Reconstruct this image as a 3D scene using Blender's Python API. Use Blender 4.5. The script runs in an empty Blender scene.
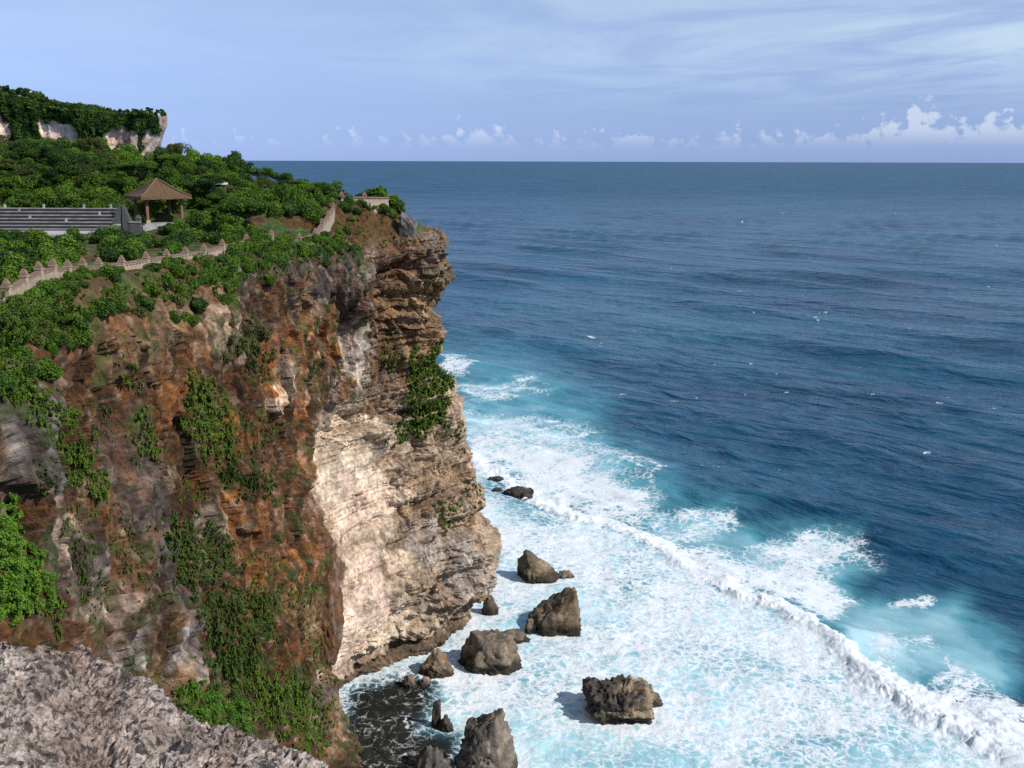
import bpy, bmesh, math, random
import numpy as np
from mathutils import Vector, Matrix
from mathutils.bvhtree import BVHTree

SC = bpy.context.scene
COL = SC.collection
random.seed(11)
RNG = np.random.default_rng(11)

# ------------------------------------------------------------------ camera, sky, sun
F_PX, CAM_Z, PITCH, ROLL = 1000.0, 75.0, math.radians(12.62), math.radians(0.17)
cam_d = bpy.data.cameras.new("camera")
cam = bpy.data.objects.new("camera", cam_d)
COL.objects.link(cam)
cam.location = (0, 0, CAM_Z)
cam.rotation_euler = (Matrix.Rotation(math.pi / 2 - PITCH, 4, 'X') @ Matrix.Rotation(ROLL, 4, 'Z')).to_euler()
cam_d.sensor_width = 36.0
cam_d.lens = F_PX / 1024 * 36.0
cam_d.clip_start = 0.1
cam_d.clip_end = 300000
SC.camera = cam

SUN = Vector((0.72, -0.36, 0.66)).normalized()
SUN_EL = math.asin(SUN.z)
SUN_ROT = math.atan2(SUN.x, SUN.y)

world = bpy.data.worlds.new("World")
SC.world = world
world.use_nodes = True
wn, wl = world.node_tree.nodes, world.node_tree.links
wn.clear()


def N(nodes, kind, **kw):
    n = nodes.new(kind)
    for k, v in kw.items():
        if k.startswith('i_'):
            key = k[2:]
            key = int(key) if key.isdigit() else key
            n.inputs[key].default_value = v
        else:
            setattr(n, k, v)
    return n


def build_world():
    sky = N(wn, 'ShaderNodeTexSky', sky_type='NISHITA')
    sky.sun_disc = False
    sky.sun_elevation = SUN_EL
    sky.sun_rotation = SUN_ROT
    sky.altitude = 80
    sky.air_density = 1.0
    sky.dust_density = 0.3
    sky.ozone_density = 3.0
    geo = N(wn, 'ShaderNodeTexCoord')
    sep = N(wn, 'ShaderNodeSeparateXYZ')
    wl.new(geo.outputs['Generated'], sep.inputs[0])
    # tint the low sky towards the lavender blue of humid sea air
    ramp = N(wn, 'ShaderNodeValToRGB')
    el = ramp.color_ramp.elements
    while len(el) > 1:
        el.remove(el[0])
    for k, (p_, c_) in enumerate(SKY_TINT):
        q_ = el[0] if k == 0 else el.new(p_)
        q_.position = p_
        q_.color = (c_[0] / 2, c_[1] / 2, c_[2] / 2, 1)
    wl.new(sep.outputs['Z'], ramp.inputs[0])
    dbl = N(wn, 'ShaderNodeVectorMath', operation='SCALE')
    dbl.inputs['Scale'].default_value = 2.0
    wl.new(ramp.outputs[0], dbl.inputs[0])
    mul = N(wn, 'ShaderNodeMix', data_type='RGBA', blend_type='MULTIPLY', i_0=1.0)
    wl.new(sky.outputs[0], mul.inputs[6])
    wl.new(dbl.outputs[0], mul.inputs[7])
    # thin high cloud: noise on the plane of a cloud deck
    zmax = N(wn, 'ShaderNodeMath', operation='MAXIMUM', i_1=0.02)
    wl.new(sep.outputs['Z'], zmax.inputs[0])
    dx = N(wn, 'ShaderNodeMath', operation='DIVIDE')
    dy = N(wn, 'ShaderNodeMath', operation='DIVIDE')
    wl.new(sep.outputs['X'], dx.inputs[0]); wl.new(zmax.outputs[0], dx.inputs[1])
    wl.new(sep.outputs['Y'], dy.inputs[0]); wl.new(zmax.outputs[0], dy.inputs[1])
    comb = N(wn, 'ShaderNodeCombineXYZ')
    wl.new(dx.outputs[0], comb.inputs[0]); wl.new(dy.outputs[0], comb.inputs[1])
    mp = N(wn, 'ShaderNodeMapping')
    mp.inputs['Rotation'].default_value = (0, 0, 0.35)
    mp.inputs['Scale'].default_value = (0.55, 0.30, 1)
    wl.new(comb.outputs[0], mp.inputs[0])
    nz = N(wn, 'ShaderNodeTexNoise', i_Scale=1.0, i_Detail=9.0, i_Roughness=0.6, i_Distortion=0.6)
    wl.new(mp.outputs[0], nz.inputs['Vector'])
    mr = N(wn, 'ShaderNodeMapRange', interpolation_type='SMOOTHSTEP', i_1=0.30, i_2=0.68, i_3=0.0, i_4=0.82)
    wl.new(nz.outputs[0], mr.inputs[0])
    # more of it to the right of the view
    side = N(wn, 'ShaderNodeMapRange', i_1=-0.25, i_2=0.42, i_3=0.22, i_4=1.0)
    wl.new(sep.outputs['X'], side.inputs[0])
    am = N(wn, 'ShaderNodeMath', operation='MULTIPLY')
    wl.new(mr.outputs[0], am.inputs[0]); wl.new(side.outputs[0], am.inputs[1])
    up = N(wn, 'ShaderNodeMapRange', i_1=0.035, i_2=0.10, i_3=0.0, i_4=1.0)
    wl.new(sep.outputs['Z'], up.inputs[0])
    am2 = N(wn, 'ShaderNodeMath', operation='MULTIPLY')
    wl.new(am.outputs[0], am2.inputs[0]); wl.new(up.outputs[0], am2.inputs[1])
    mix = N(wn, 'ShaderNodeMix', data_type='RGBA')
    wl.new(am2.outputs[0], mix.inputs[0])
    wl.new(mul.outputs[2], mix.inputs[6])
    mix.inputs[7].default_value = CIRRUS
    # a far line of cumulus low over the horizon
    az = N(wn, 'ShaderNodeMath', operation='ARCTAN2')
    wl.new(sep.outputs['X'], az.inputs[0]); wl.new(sep.outputs['Y'], az.inputs[1])
    au = N(wn, 'ShaderNodeMapRange', i_1=-0.30, i_2=0.70, i_3=0.0, i_4=1.0)
    wl.new(az.outputs[0], au.inputs[0])
    fc = N(wn, 'ShaderNodeFloatCurve')
    cu = fc.mapping.curves[0]
    pts = [(0, .10), (.13, .08), (.155, .30), (.17, .08), (.20, .15), (.24, .32), (.265, .52), (.28, .42), (.292, .48), (.305, .05), (.33, .05), (.343, .40), (.355, .05), (.38, .22), (.40, .18), (.413, .36), (.43, .32), (.445, .08), (.47, .1), (.495, .30), (.51, .36), (.525, .22), (.56, .40), (.59, .30), (.62, .42), (.66, .78), (.675, .95), (.69, .74), (.72, .64), (.74, .70), (.77, .58), (.79, .66), (.83, .45), (.9, .2), (1, .1)]
    while len(cu.points) > 2:
        cu.points.remove(cu.points[1])
    cu.points[0].location = pts[0]
    cu.points[1].location = pts[-1]
    for p_ in pts[1:-1]:
        cu.points.new(*p_)
    fc.mapping.update()
    wl.new(au.outputs[0], fc.inputs[1])
    cvec = N(wn, 'ShaderNodeCombineXYZ')
    wl.new(az.outputs[0], cvec.inputs[0]); wl.new(sep.outputs['Z'], cvec.inputs[1])
    bn = N(wn, 'ShaderNodeTexNoise', i_Scale=82.0, i_Detail=5.0, i_Roughness=0.5)
    wl.new(cvec.outputs[0], bn.inputs['Vector'])
    h1 = N(wn, 'ShaderNodeMapRange', i_1=0.25, i_2=0.75, i_3=-0.022, i_4=0.022)
    wl.new(bn.outputs[0], h1.inputs[0])
    h2 = N(wn, 'ShaderNodeMath', operation='MULTIPLY_ADD', i_1=0.036, i_2=0.013)
    wl.new(fc.outputs[0], h2.inputs[0])
    h3 = N(wn, 'ShaderNodeMath', operation='ADD')
    wl.new(h1.outputs[0], h3.inputs[0]); wl.new(h2.outputs[0], h3.inputs[1])
    h4 = N(wn, 'ShaderNodeMath', operation='SUBTRACT')
    wl.new(h3.outputs[0], h4.inputs[0]); wl.new(sep.outputs['Z'], h4.inputs[1])
    ca = N(wn, 'ShaderNodeMapRange', interpolation_type='SMOOTHSTEP', i_1=0.0, i_2=0.011, i_3=0.0, i_4=1.0)
    wl.new(h4.outputs[0], ca.inputs[0])
    cb = N(wn, 'ShaderNodeMapRange', interpolation_type='SMOOTHSTEP', i_1=0.008, i_2=0.034, i_3=0.0, i_4=0.66)
    wl.new(sep.outputs['Z'], cb.inputs[0])
    cm_ = N(wn, 'ShaderNodeMath', operation='MULTIPLY')
    wl.new(ca.outputs[0], cm_.inputs[0]); wl.new(cb.outputs[0], cm_.inputs[1])
    mix2 = N(wn, 'ShaderNodeMix', data_type='RGBA')
    wl.new(cm_.outputs[0], mix2.inputs[0]); wl.new(mix.outputs[2], mix2.inputs[6])
    mix2.inputs[7].default_value = CUMULUS
    bg = N(wn, 'ShaderNodeBackground', i_1=SKY_STR)
    wl.new(mix2.outputs[2], bg.inputs[0])
    out = N(wn, 'ShaderNodeOutputWorld')
    wl.new(bg.outputs[0], out.inputs[0])


SKY_STR = 0.10
SKY_TINT = [(0.0, (.56, .80, 1.85)), (.02, (.56, .74, 1.56)), (.05, (.67, .77, 1.34)), (.10, (1.0, .96, 1.32)), (.15, (1.28, 1.14, 1.32)), (.4, (1.1, 1.05, 1.2)), (.8, (.9, .95, 1.05))]
CIRRUS = (6.0, 7.7, 9.2, 1)
CUMULUS = (7.0, 7.9, 9.2, 1)
build_world()

sun_d = bpy.data.lights.new("sun", 'SUN')
sun_d.energy = 4.5
sun_d.angle = math.radians(0.5)
sun_d.color = (1.0, 0.955, 0.88)
sun = bpy.data.objects.new("sun", sun_d)
COL.objects.link(sun)
sun.rotation_euler = SUN.to_track_quat('Z', 'Y').to_euler()

SC.view_settings.view_transform = 'Standard'
SC.view_settings.look = 'None'
SC.view_settings.exposure = 0.0
SC.view_settings.gamma = 1.0
SC.view_settings.use_curve_mapping = False
SC.render.engine = 'CYCLES'
SC.cycles.use_denoising = False
SC.cycles.max_bounces = 6
SC.cycles.diffuse_bounces = 3
SC.cycles.glossy_bounces = 2
SC.cycles.transmission_bounces = 2
SC.cycles.transparent_max_bounces = 4
SC.cycles.caustics_reflective = False
SC.cycles.caustics_refractive = False

# ------------------------------------------------------------------ pixel <-> world
CP, SP = math.cos(PITCH), math.sin(PITCH)
CR, SR = math.cos(ROLL), math.sin(ROLL)


def ray(px, py):
    a, b = (px - 512) / F_PX, (384 - py) / F_PX
    xc, yc = a * CR - b * SR, a * SR + b * CR
    return xc, CP + SP * yc, -SP + CP * yc


def at(px, py, Y):
    dx, dy, dz = ray(px, py)
    k = Y / dy
    return Vector((dx * k, Y, CAM_Z + dz * k))


def at_sea(px, py, z=0.0):
    dx, dy, dz = ray(px, py)
    k = (z - CAM_Z) / dz
    return Vector((dx * k, dy * k, z))


def project(P):
    """world points (n,3) -> px, py"""
    x, y, z = P[:, 0], P[:, 1], P[:, 2] - CAM_Z
    d = np.maximum(y * CP - z * SP, 1e-3)
    u = (y * SP + z * CP) / d
    xc = x / d
    a, b = xc * CR + u * SR, -xc * SR + u * CR
    return 512 + a * F_PX, 384 - b * F_PX


# ------------------------------------------------------------------ numpy noise
_G = np.array([[1, 1, 0], [-1, 1, 0], [1, -1, 0], [-1, -1, 0], [1, 0, 1], [-1, 0, 1], [1, 0, -1], [-1, 0, -1],
               [0, 1, 1], [0, -1, 1], [0, 1, -1], [0, -1, -1], [1, 1, 0], [-1, 1, 0], [0, -1, 1], [0, -1, -1]], np.float32)


def _hash(ix, iy, iz, seed):
    h = (ix.astype(np.uint32) * np.uint32(374761393) + iy.astype(np.uint32) * np.uint32(668265263)
         + iz.astype(np.uint32) * np.uint32(2246822519) + np.uint32((seed * 3266489917) & 0xffffffff))
    h ^= h >> np.uint32(15)
    h *= np.uint32(2246822519)
    h ^= h >> np.uint32(13)
    h *= np.uint32(3266489917)
    h ^= h >> np.uint32(16)
    return h


def perlin(P, seed=0):
    P = np.asarray(P, np.float32)
    i = np.floor(P).astype(np.int64)
    f = P - i
    w = f * f * f * (f * (f * 6 - 15) + 10)
    r = 0
    for dx in (0, 1):
        wx = w[:, 0] if dx else 1 - w[:, 0]
        for dy in (0, 1):
            wy = w[:, 1] if dy else 1 - w[:, 1]
            for dz in (0, 1):
                wz = w[:, 2] if dz else 1 - w[:, 2]
                g = _G[_hash(i[:, 0] + dx, i[:, 1] + dy, i[:, 2] + dz, seed) & np.uint32(15)]
                r = r + wx * wy * wz * (g[:, 0] * (f[:, 0] - dx) + g[:, 1] * (f[:, 1] - dy) + g[:, 2] * (f[:, 2] - dz))
    return r


def fbm(P, octaves=4, seed=0, gain=0.5, lac=2.03):
    r, a = 0, 1.0
    P = np.asarray(P, np.float32)
    for o in range(octaves):
        r = r + a * perlin(P, seed + o * 17)
        a *= gain
        P = P * lac + 3.7
    return r


def ridged(P, octaves=4, seed=0, gain=0.5, lac=2.03):
    r, a = 0, 1.0
    P = np.asarray(P, np.float32)
    for o in range(octaves):
        r = r + a * (1 - 2.2 * np.abs(perlin(P, seed + o * 17)))
        a *= gain
        P = P * lac + 5.1
    return r


def worley(P, seed=0):
    P = np.asarray(P, np.float32)
    i = np.floor(P).astype(np.int64)
    f1 = np.full(len(P), 9.0, np.float32)
    f2 = f1.copy()
    cid = np.zeros(len(P), np.float32)
    for dx in (-1, 0, 1):
        for dy in (-1, 0, 1):
            for dz in (-1, 0, 1):
                c = i + np.array([dx, dy, dz])
                h = _hash(c[:, 0], c[:, 1], c[:, 2], seed)
                q = np.stack([(h & np.uint32(1023)), ((h >> np.uint32(10)) & np.uint32(1023)),
                              ((h >> np.uint32(20)) & np.uint32(1023))], 1).astype(np.float32) / 1023
                d = np.sqrt(((c + q - P) ** 2).sum(1)).astype(np.float32)
                m = d < f1
                f2 = np.where(m, f1, np.minimum(f2, d))
                cid = np.where(m, (h % np.uint32(997)).astype(np.float32) / 997, cid)
                f1 = np.where(m, d, f1)
    return f1, f2, cid


def sstep(a, b, x):
    t = np.clip((x - a) / (b - a), 0, 1)
    return t * t * (3 - 2 * t)


def in_poly(px, py, poly):
    inside = np.zeros(len(px), bool)
    n = len(poly)
    for k in range(n):
        x1, y1 = poly[k]
        x2, y2 = poly[(k + 1) % n]
        if y1 == y2:
            continue
        c = ((y1 > py) != (y2 > py)) & (px < (x2 - x1) * (py - y1) / (y2 - y1) + x1)
        inside ^= c
    return inside


def seg_dist(px, py, line, close=False):
    best = np.full(len(px), 1e9)
    pts = list(line) + ([line[0]] if close else [])
    for (x1, y1), (x2, y2) in zip(pts[:-1], pts[1:]):
        vx, vy = x2 - x1, y2 - y1
        t = np.clip(((px - x1) * vx + (py - y1) * vy) / max(vx * vx + vy * vy, 1e-9), 0, 1)
        best = np.minimum(best, np.hypot(px - x1 - t * vx, py - y1 - t * vy))
    return best


def soft_poly(px, py, poly, soft):
    d = seg_dist(px, py, poly, True)
    s = np.where(in_poly(px, py, poly), d, -d)
    return sstep(-soft, soft, s)


# ------------------------------------------------------------------ mesh helpers
def grid_faces(nu, nv):
    a = np.arange(nu * nv).reshape(nu, nv)
    return np.stack([a[:-1, :-1], a[1:, :-1], a[1:, 1:], a[:-1, 1:]], -1).reshape(-1, 4)


def mesh_np(name, V, Fq, smooth=True):
    me = bpy.data.meshes.new(name)
    nv, nf, k = len(V), len(Fq), Fq.shape[1]
    me.vertices.add(nv)
    me.vertices.foreach_set('co', np.ascontiguousarray(V, np.float32).ravel())
    me.loops.add(nf * k)
    me.loops.foreach_set('vertex_index', np.ascontiguousarray(Fq, np.int32).ravel())
    me.polygons.add(nf)
    me.polygons.foreach_set('loop_start', np.arange(0, nf * k, k, dtype=np.int32))
    me.polygons.foreach_set('loop_total', np.full(nf, k, np.int32))
    me.polygons.foreach_set('use_smooth', np.full(nf, smooth))
    me.update(calc_edges=True)
    return me


def set_col(me, name, C):
    a = me.color_attributes.new(name, 'FLOAT_COLOR', 'POINT')
    if C.shape[1] == 3:
        C = np.concatenate([C, np.ones((len(C), 1))], 1)
    a.data.foreach_set('color', np.ascontiguousarray(C, np.float32).ravel())


def link(name, data, parent=None, mat=None):
    o = bpy.data.objects.new(name, data)
    COL.objects.link(o)
    if parent is not None:
        o.parent = parent
    if mat is not None and data is not None:
        data.materials.append(mat)
    return o


def tag(o, label=None, cat=None, group=None, kind=None):
    if label: o['label'] = label
    if cat: o['category'] = cat
    if group: o['group'] = group
    if kind: o['kind'] = kind
    return o


def empty(name, loc=(0, 0, 0), rz=0):
    o = bpy.data.objects.new(name, None)
    COL.objects.link(o)
    o.location = loc
    o.rotation_euler = (0, 0, rz)
    return o


def copy_tree(o, parent=None):
    c = o.copy()
    COL.objects.link(c)
    c.parent = parent
    for ch in list(o.children):
        copy_tree(ch, c)
    return c


class MB:
    """collects boxes, prisms and tubes into one mesh"""
    def __init__(s):
        s.v, s.f = [], []

    def add(s, v, f):
        k = len(s.v)
        s.v += [tuple(p) for p in v]
        s.f += [tuple(i + k for i in q) for q in f]

    def box(s, c, d, rz=0.0, taper=1.0):
        hx, hy, hz = d[0] / 2, d[1] / 2, d[2] / 2
        ca, sa = math.cos(rz), math.sin(rz)
        v = []
        for z, t in ((-hz, 1.0), (hz, taper)):
            for x, y in ((-hx, -hy), (hx, -hy), (hx, hy), (-hx, hy)):
                x *= t; y *= t
                v.append((c[0] + x * ca - y * sa, c[1] + x * sa + y * ca, c[2] + z))
        s.add(v, [(0, 3, 2, 1), (4, 5, 6, 7), (0, 1, 5, 4), (1, 2, 6, 5), (2, 3, 7, 6), (3, 0, 4, 7)])

    def beam(s, a, b, w, h):
        """a box along a->b, w across, h tall, its top face running through a.z and b.z"""
        a, b = Vector(a), Vector(b)
        d = Vector((b.x - a.x, b.y - a.y, 0)).normalized()
        n = Vector((-d.y, d.x, 0)) * (w / 2)
        dn = Vector((0, 0, -h))
        v = [a - n + dn, b - n + dn, b + n + dn, a + n + dn, a - n, b - n, b + n, a + n]
        s.add(v, [(0, 3, 2, 1), (4, 5, 6, 7), (0, 1, 5, 4), (1, 2, 6, 5), (2, 3, 7, 6), (3, 0, 4, 7)])

    def tube(s, pts, radii, n=7):
        rings = []
        pts = [Vector(p) for p in pts]
        for i, p in enumerate(pts):
            d = (pts[min(i + 1, len(pts) - 1)] - pts[max(i - 1, 0)]).normalized()
            x = d.orthogonal().normalized()
            y = d.cross(x)
            rings.append([p + (x * math.cos(2 * math.pi * k / n) + y * math.sin(2 * math.pi * k / n)) * radii[i] for k in range(n)])
        v = [q for r in rings for q in r]
        f = []
        for i in range(len(rings) - 1):
            for k in range(n):
                f.append((i * n + k, i * n + (k + 1) % n, (i + 1) * n + (k + 1) % n, (i + 1) * n + k))
        f.append(tuple(range(n - 1, -1, -1)))
        f.append(tuple(len(v) - n + k for k in range(n)))
        s.add(v, f)

    def build(s, name, mat, parent=None, smooth=False):
        me = bpy.data.meshes.new(name)
        me.from_pydata(s.v, [], s.f)
        me.polygons.foreach_set('use_smooth', np.full(len(me.polygons), smooth))
        me.update()
        return link(name, me, parent, mat)


# ------------------------------------------------------------------ materials
def new_mat(name):
    m = bpy.data.materials.new(name)
    m.use_nodes = True
    nt = m.node_tree
    b = nt.nodes['Principled BSDF']
    return m, nt.nodes, nt.links, b


def mat_rock(name, attr='col', fine=6.0, bump=0.06, lo=0.62, hi=1.35, rough=0.92):
    m, n, l, b = new_mat(name)
    at_ = N(n, 'ShaderNodeAttribute', attribute_name=attr)
    tc = N(n, 'ShaderNodeNewGeometry')
    n1 = N(n, 'ShaderNodeTexNoise', i_Scale=fine, i_Detail=6.0, i_Roughness=0.65)
    n2 = N(n, 'ShaderNodeTexNoise', i_Scale=fine * 0.22, i_Detail=5.0, i_Roughness=0.6)
    l.new(tc.outputs['Position'], n1.inputs['Vector'])
    l.new(tc.outputs['Position'], n2.inputs['Vector'])
    mr = N(n, 'ShaderNodeMapRange', i_1=0.3, i_2=0.7, i_3=lo, i_4=hi)
    l.new(n1.outputs[0], mr.inputs[0])
    mr2 = N(n, 'ShaderNodeMapRange', i_1=0.3, i_2=0.7, i_3=0.68, i_4=1.3)
    l.new(n2.outputs[0], mr2.inputs[0])
    mm = N(n, 'ShaderNodeMath', operation='MULTIPLY')
    l.new(mr.outputs[0], mm.inputs[0]); l.new(mr2.outputs[0], mm.inputs[1])
    mx = N(n, 'ShaderNodeVectorMath', operation='SCALE')
    l.new(at_.outputs['Color'], mx.inputs[0]); l.new(mm.outputs[0], mx.inputs['Scale'])
    l.new(mx.outputs[0], b.inputs['Base Color'])
    b.inputs['Roughness'].default_value = rough
    b.inputs['Specular IOR Level'].default_value = 0.25
    bp = N(n, 'ShaderNodeBump', i_Strength=0.8, i_Distance=bump)
    l.new(n1.outputs[0], bp.inputs['Height'])
    l.new(bp.outputs[0], b.inputs['Normal'])
    return m


def mat_flat(name, col, var=0.25, scale=4.0, rough=0.85, bump=0.01):
    m, n, l, b = new_mat(name)
    tc = N(n, 'ShaderNodeNewGeometry')
    n1 = N(n, 'ShaderNodeTexNoise', i_Scale=scale, i_Detail=5.0, i_Roughness=0.65)
    l.new(tc.outputs['Position'], n1.inputs['Vector'])
    mr = N(n, 'ShaderNodeMapRange', i_1=0.3, i_2=0.7, i_3=1 - var, i_4=1 + var)
    l.new(n1.outputs[0], mr.inputs[0])
    mx = N(n, 'ShaderNodeVectorMath', operation='SCALE')
    mx.inputs[0].default_value = col
    l.new(mr.outputs[0], mx.inputs['Scale'])
    l.new(mx.outputs[0], b.inputs['Base Color'])
    b.inputs['Roughness'].default_value = rough
    bp = N(n, 'ShaderNodeBump', i_Strength=0.6, i_Distance=bump)
    l.new(n1.outputs[0], bp.inputs['Height'])
    l.new(bp.outputs[0], b.inputs['Normal'])
    return m


def mat_leaf(name, c_dark, c_light):
    """leaves: tint read from the leaf's own 'tint' attribute, some light through the blade"""
    m, n, l, b = new_mat(name)
    a = N(n, 'ShaderNodeAttribute', attribute_name='tint')
    oi = N(n, 'ShaderNodeObjectInfo')
    add = N(n, 'ShaderNodeMath', operation='MULTIPLY_ADD', i_1=0.55, i_2=-0.27)
    l.new(oi.outputs['Random'], add.inputs[0])
    ad2 = N(n, 'ShaderNodeMath', operation='ADD', use_clamp=True)
    l.new(a.outputs['Fac'], ad2.inputs[0]); l.new(add.outputs[0], ad2.inputs[1])
    mx = N(n, 'ShaderNodeMix', data_type='RGBA')
    l.new(ad2.outputs[0], mx.inputs[0])
    mx.inputs[6].default_value = (*c_dark, 1)
    mx.inputs[7].default_value = (*c_light, 1)
    l.new(mx.outputs[2], b.inputs['Base Color'])
    b.inputs['Roughness'].default_value = 0.6
    b.inputs['Specular IOR Level'].default_value = 0.25
    tr = N(n, 'ShaderNodeBsdfTranslucent')
    l.new(mx.outputs[2], tr.inputs[0])
    ms = N(n, 'ShaderNodeMixShader', i_0=0.28)
    l.new(b.outputs[0], ms.inputs[1]); l.new(tr.outputs[0], ms.inputs[2])
    l.new(ms.outputs[0], n['Material Output'].inputs[0])
    return m


M_CLIFF = mat_rock('cliff_rock', fine=1.7, bump=0.40, lo=0.45, hi=1.5)
M_SEAROCK = mat_rock('sea_rock', fine=2.5, bump=0.2)
M_NEAR = mat_rock('coral_limestone', fine=30.0, bump=0.05, lo=0.25, hi=1.65)
M_FAR = mat_rock('far_cliff_rock', fine=0.5, bump=0.6)
M_LEAF = mat_leaf('leaf_green', (0.026, 0.066, 0.009), (0.130, 0.235, 0.020))
M_LEAF_D = mat_leaf('leaf_dark', (0.016, 0.048, 0.010), (0.075, 0.155, 0.020))
M_LEAF_B = mat_leaf('leaf_bright', (0.040, 0.105, 0.010), (0.150, 0.280, 0.025))
M_LEAF_O = mat_leaf('leaf_olive', (0.045, 0.060, 0.014), (0.165, 0.195, 0.045))
M_CREEP = mat_leaf('creeper_leaf', (0.046, 0.090, 0.010), (0.145, 0.232, 0.026))
M_CREEP_D = mat_leaf('creeper_dark', (0.030, 0.062, 0.010), (0.098, 0.168, 0.024))
M_CREEP_B = mat_leaf('creeper_bright', (0.044, 0.110, 0.010), (0.150, 0.290, 0.026))
M_CREEP_O = mat_leaf('creeper_olive', (0.058, 0.080, 0.018), (0.145, 0.190, 0.042))
M_BARK = mat_flat('bark', (0.16, 0.12, 0.09), 0.35, 6.0, 0.95, 0.02)
M_PINK = mat_flat('pink_stone', (0.34, 0.27, 0.20), 0.3, 3.0)
M_CAP = mat_flat('terracotta_stone', (0.20, 0.122, 0.082), 0.4, 4.0)
M_GREYST = mat_flat('dark_grey_stone', (0.085, 0.083, 0.082), 0.35, 3.0)
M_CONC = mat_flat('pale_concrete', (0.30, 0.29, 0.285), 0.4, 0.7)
M_DARK = mat_flat('dark_riser_stone', (0.035, 0.032, 0.032), 0.4, 2.0)  # near-black base colour of the seating tiers
M_STAGE = mat_flat('stage_paving', (0.42, 0.39, 0.385), 0.2, 0.5)
M_THATCH = mat_flat('old_thatch', (0.105, 0.062, 0.030), 0.45, 5.0, 0.95, 0.05)
M_THATCH_E = mat_flat('thatch_ridge', (0.15, 0.095, 0.048), 0.3, 6.0, 0.95, 0.03)
M_REDPOST = mat_flat('pavilion_post_paint', (0.20, 0.095, 0.065), 0.3, 4.0)
M_WHITE = mat_flat('white_roof_sheet', (0.75, 0.75, 0.74), 0.08, 2.0, 0.6)
M_RED = mat_flat('red_tile', (0.34, 0.09, 0.06), 0.25, 5.0)


# ------------------------------------------------------------------ the cliff and the plateau on it (one sheet)
ZL = np.array([-4, 0, 2.5, 6, 12.5, 24, 32, 39, 47, 51, 55, 60, 63.5])
TIP = -0.9 + np.array([-4.3, -4.6, -5.0, -3.6, -2.9, -5.0, -6.5, -8.8, -10.8, -11.3, -9.2, -9.4, -9.9])


def lev(pairs):
    zz = [p[0] for p in pairs]
    return np.interp(ZL, zz, [p[1] for p in pairs])


under = lev([(-4, -3.2), (0, -3.2), (2.5, -2.6), (6, -0.6), (12, 0), (63, 0)])      # wave-cut notch
COLS = [  # (X at the levels, Y, rim height, inland target, how high the land behind rises, over how many metres)
    (lev([(-4, -34), (0, -34), (30, -37), (47, -39), (63, -40)]), 5, 63.0, (-250, 5), 66.2, 5),
    (lev([(-4, -28), (0, -28), (30, -31.0), (47, -32.0), (63, -33)]), 32, 62.8, (-250, 32), 66.4, 2.4),
    (lev([(-4, -25), (0, -25), (30, -28.0), (47, -29.0), (63, -30.0)]), 55, 62.8, (-250, 55), 66.4, 2.3),
    (lev([(-4, -23), (0, -23), (30, -26.8), (47, -27.4), (63, -28.2)]), 75, 63.3, (-250, 75), 66.4, 2.6),
    (lev([(-4, -21.5), (0, -21.5), (30, -25.0), (47, -25.3), (63, -25.6)]), 92, 64.0, (-250, 92), 66.2, 2.4),
    (lev([(-4, -20.5), (0, -21), (12, -24), (30, -24.7), (39, -24.0), (47, -22.6), (63, -21.3)]), 108, 64.8, (-250, 107), 66.1, 3),
    (np.array([-20.5, -21, -21.5, -22.8, -24.8, -26.4, -26.0, -25.6, -21.6, -18.5, -17.5, -17.0, -17.6]), 117, 64.6, (-250, 115), 66.2, 5),
    (np.array([-25, -25.5, -25.5, -26, -27, -28, -27.5, -27, -25, -23, -21.5, -20.5, -20.5]), 123, 63.6, (-250, 122), 66.8, 6),
    (TIP - np.interp(ZL, [0, 30, 63], [17.0, 17.5, 13.0]) + under, 130, 63.0, (-250, 130), 68.0, 8),
    (TIP - 8.3 + under, 141.5, 63.0, (-250, 138), 68.4, 7),
    (TIP - 2.2 + under * 0.8, 148, 63.7, (-250, 146), 68.4, 9),
    (TIP + 0.0 + under * 0.3, 152.5, 64.0, (-250, 155), 68.4, 11),
    (TIP - 3.5, 161, 64.0, (-250, 172), 68.2, 12),
    (TIP - 24, 184, 64.0, (-250, 215), 67.5, 10),
    (TIP - 75, 228, 64.0, (-250, 290), 67.0, 12),
    (TIP - 150, 330, 64.0, (-250, 390), 67.0, 12),
]


def catmull(vals, t):
    vals = np.asarray(vals, float)
    n = len(vals)
    i = np.clip(np.floor(t).astype(int), 0, n - 2)
    f = t - i
    p0, p1 = vals[np.clip(i - 1, 0, n - 1)], vals[i]
    p2, p3 = vals[i + 1], vals[np.clip(i + 2, 0, n - 1)]
    sh = (-1,) + (1,) * (vals.ndim - 1)
    f = f.reshape(sh)
    return 0.5 * (2 * p1 + (p2 - p0) * f + (2 * p0 - 5 * p1 + 4 * p2 - p3) * f ** 2 + (3 * p1 - p0 - 3 * p2 + p3) * f ** 3)


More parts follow.
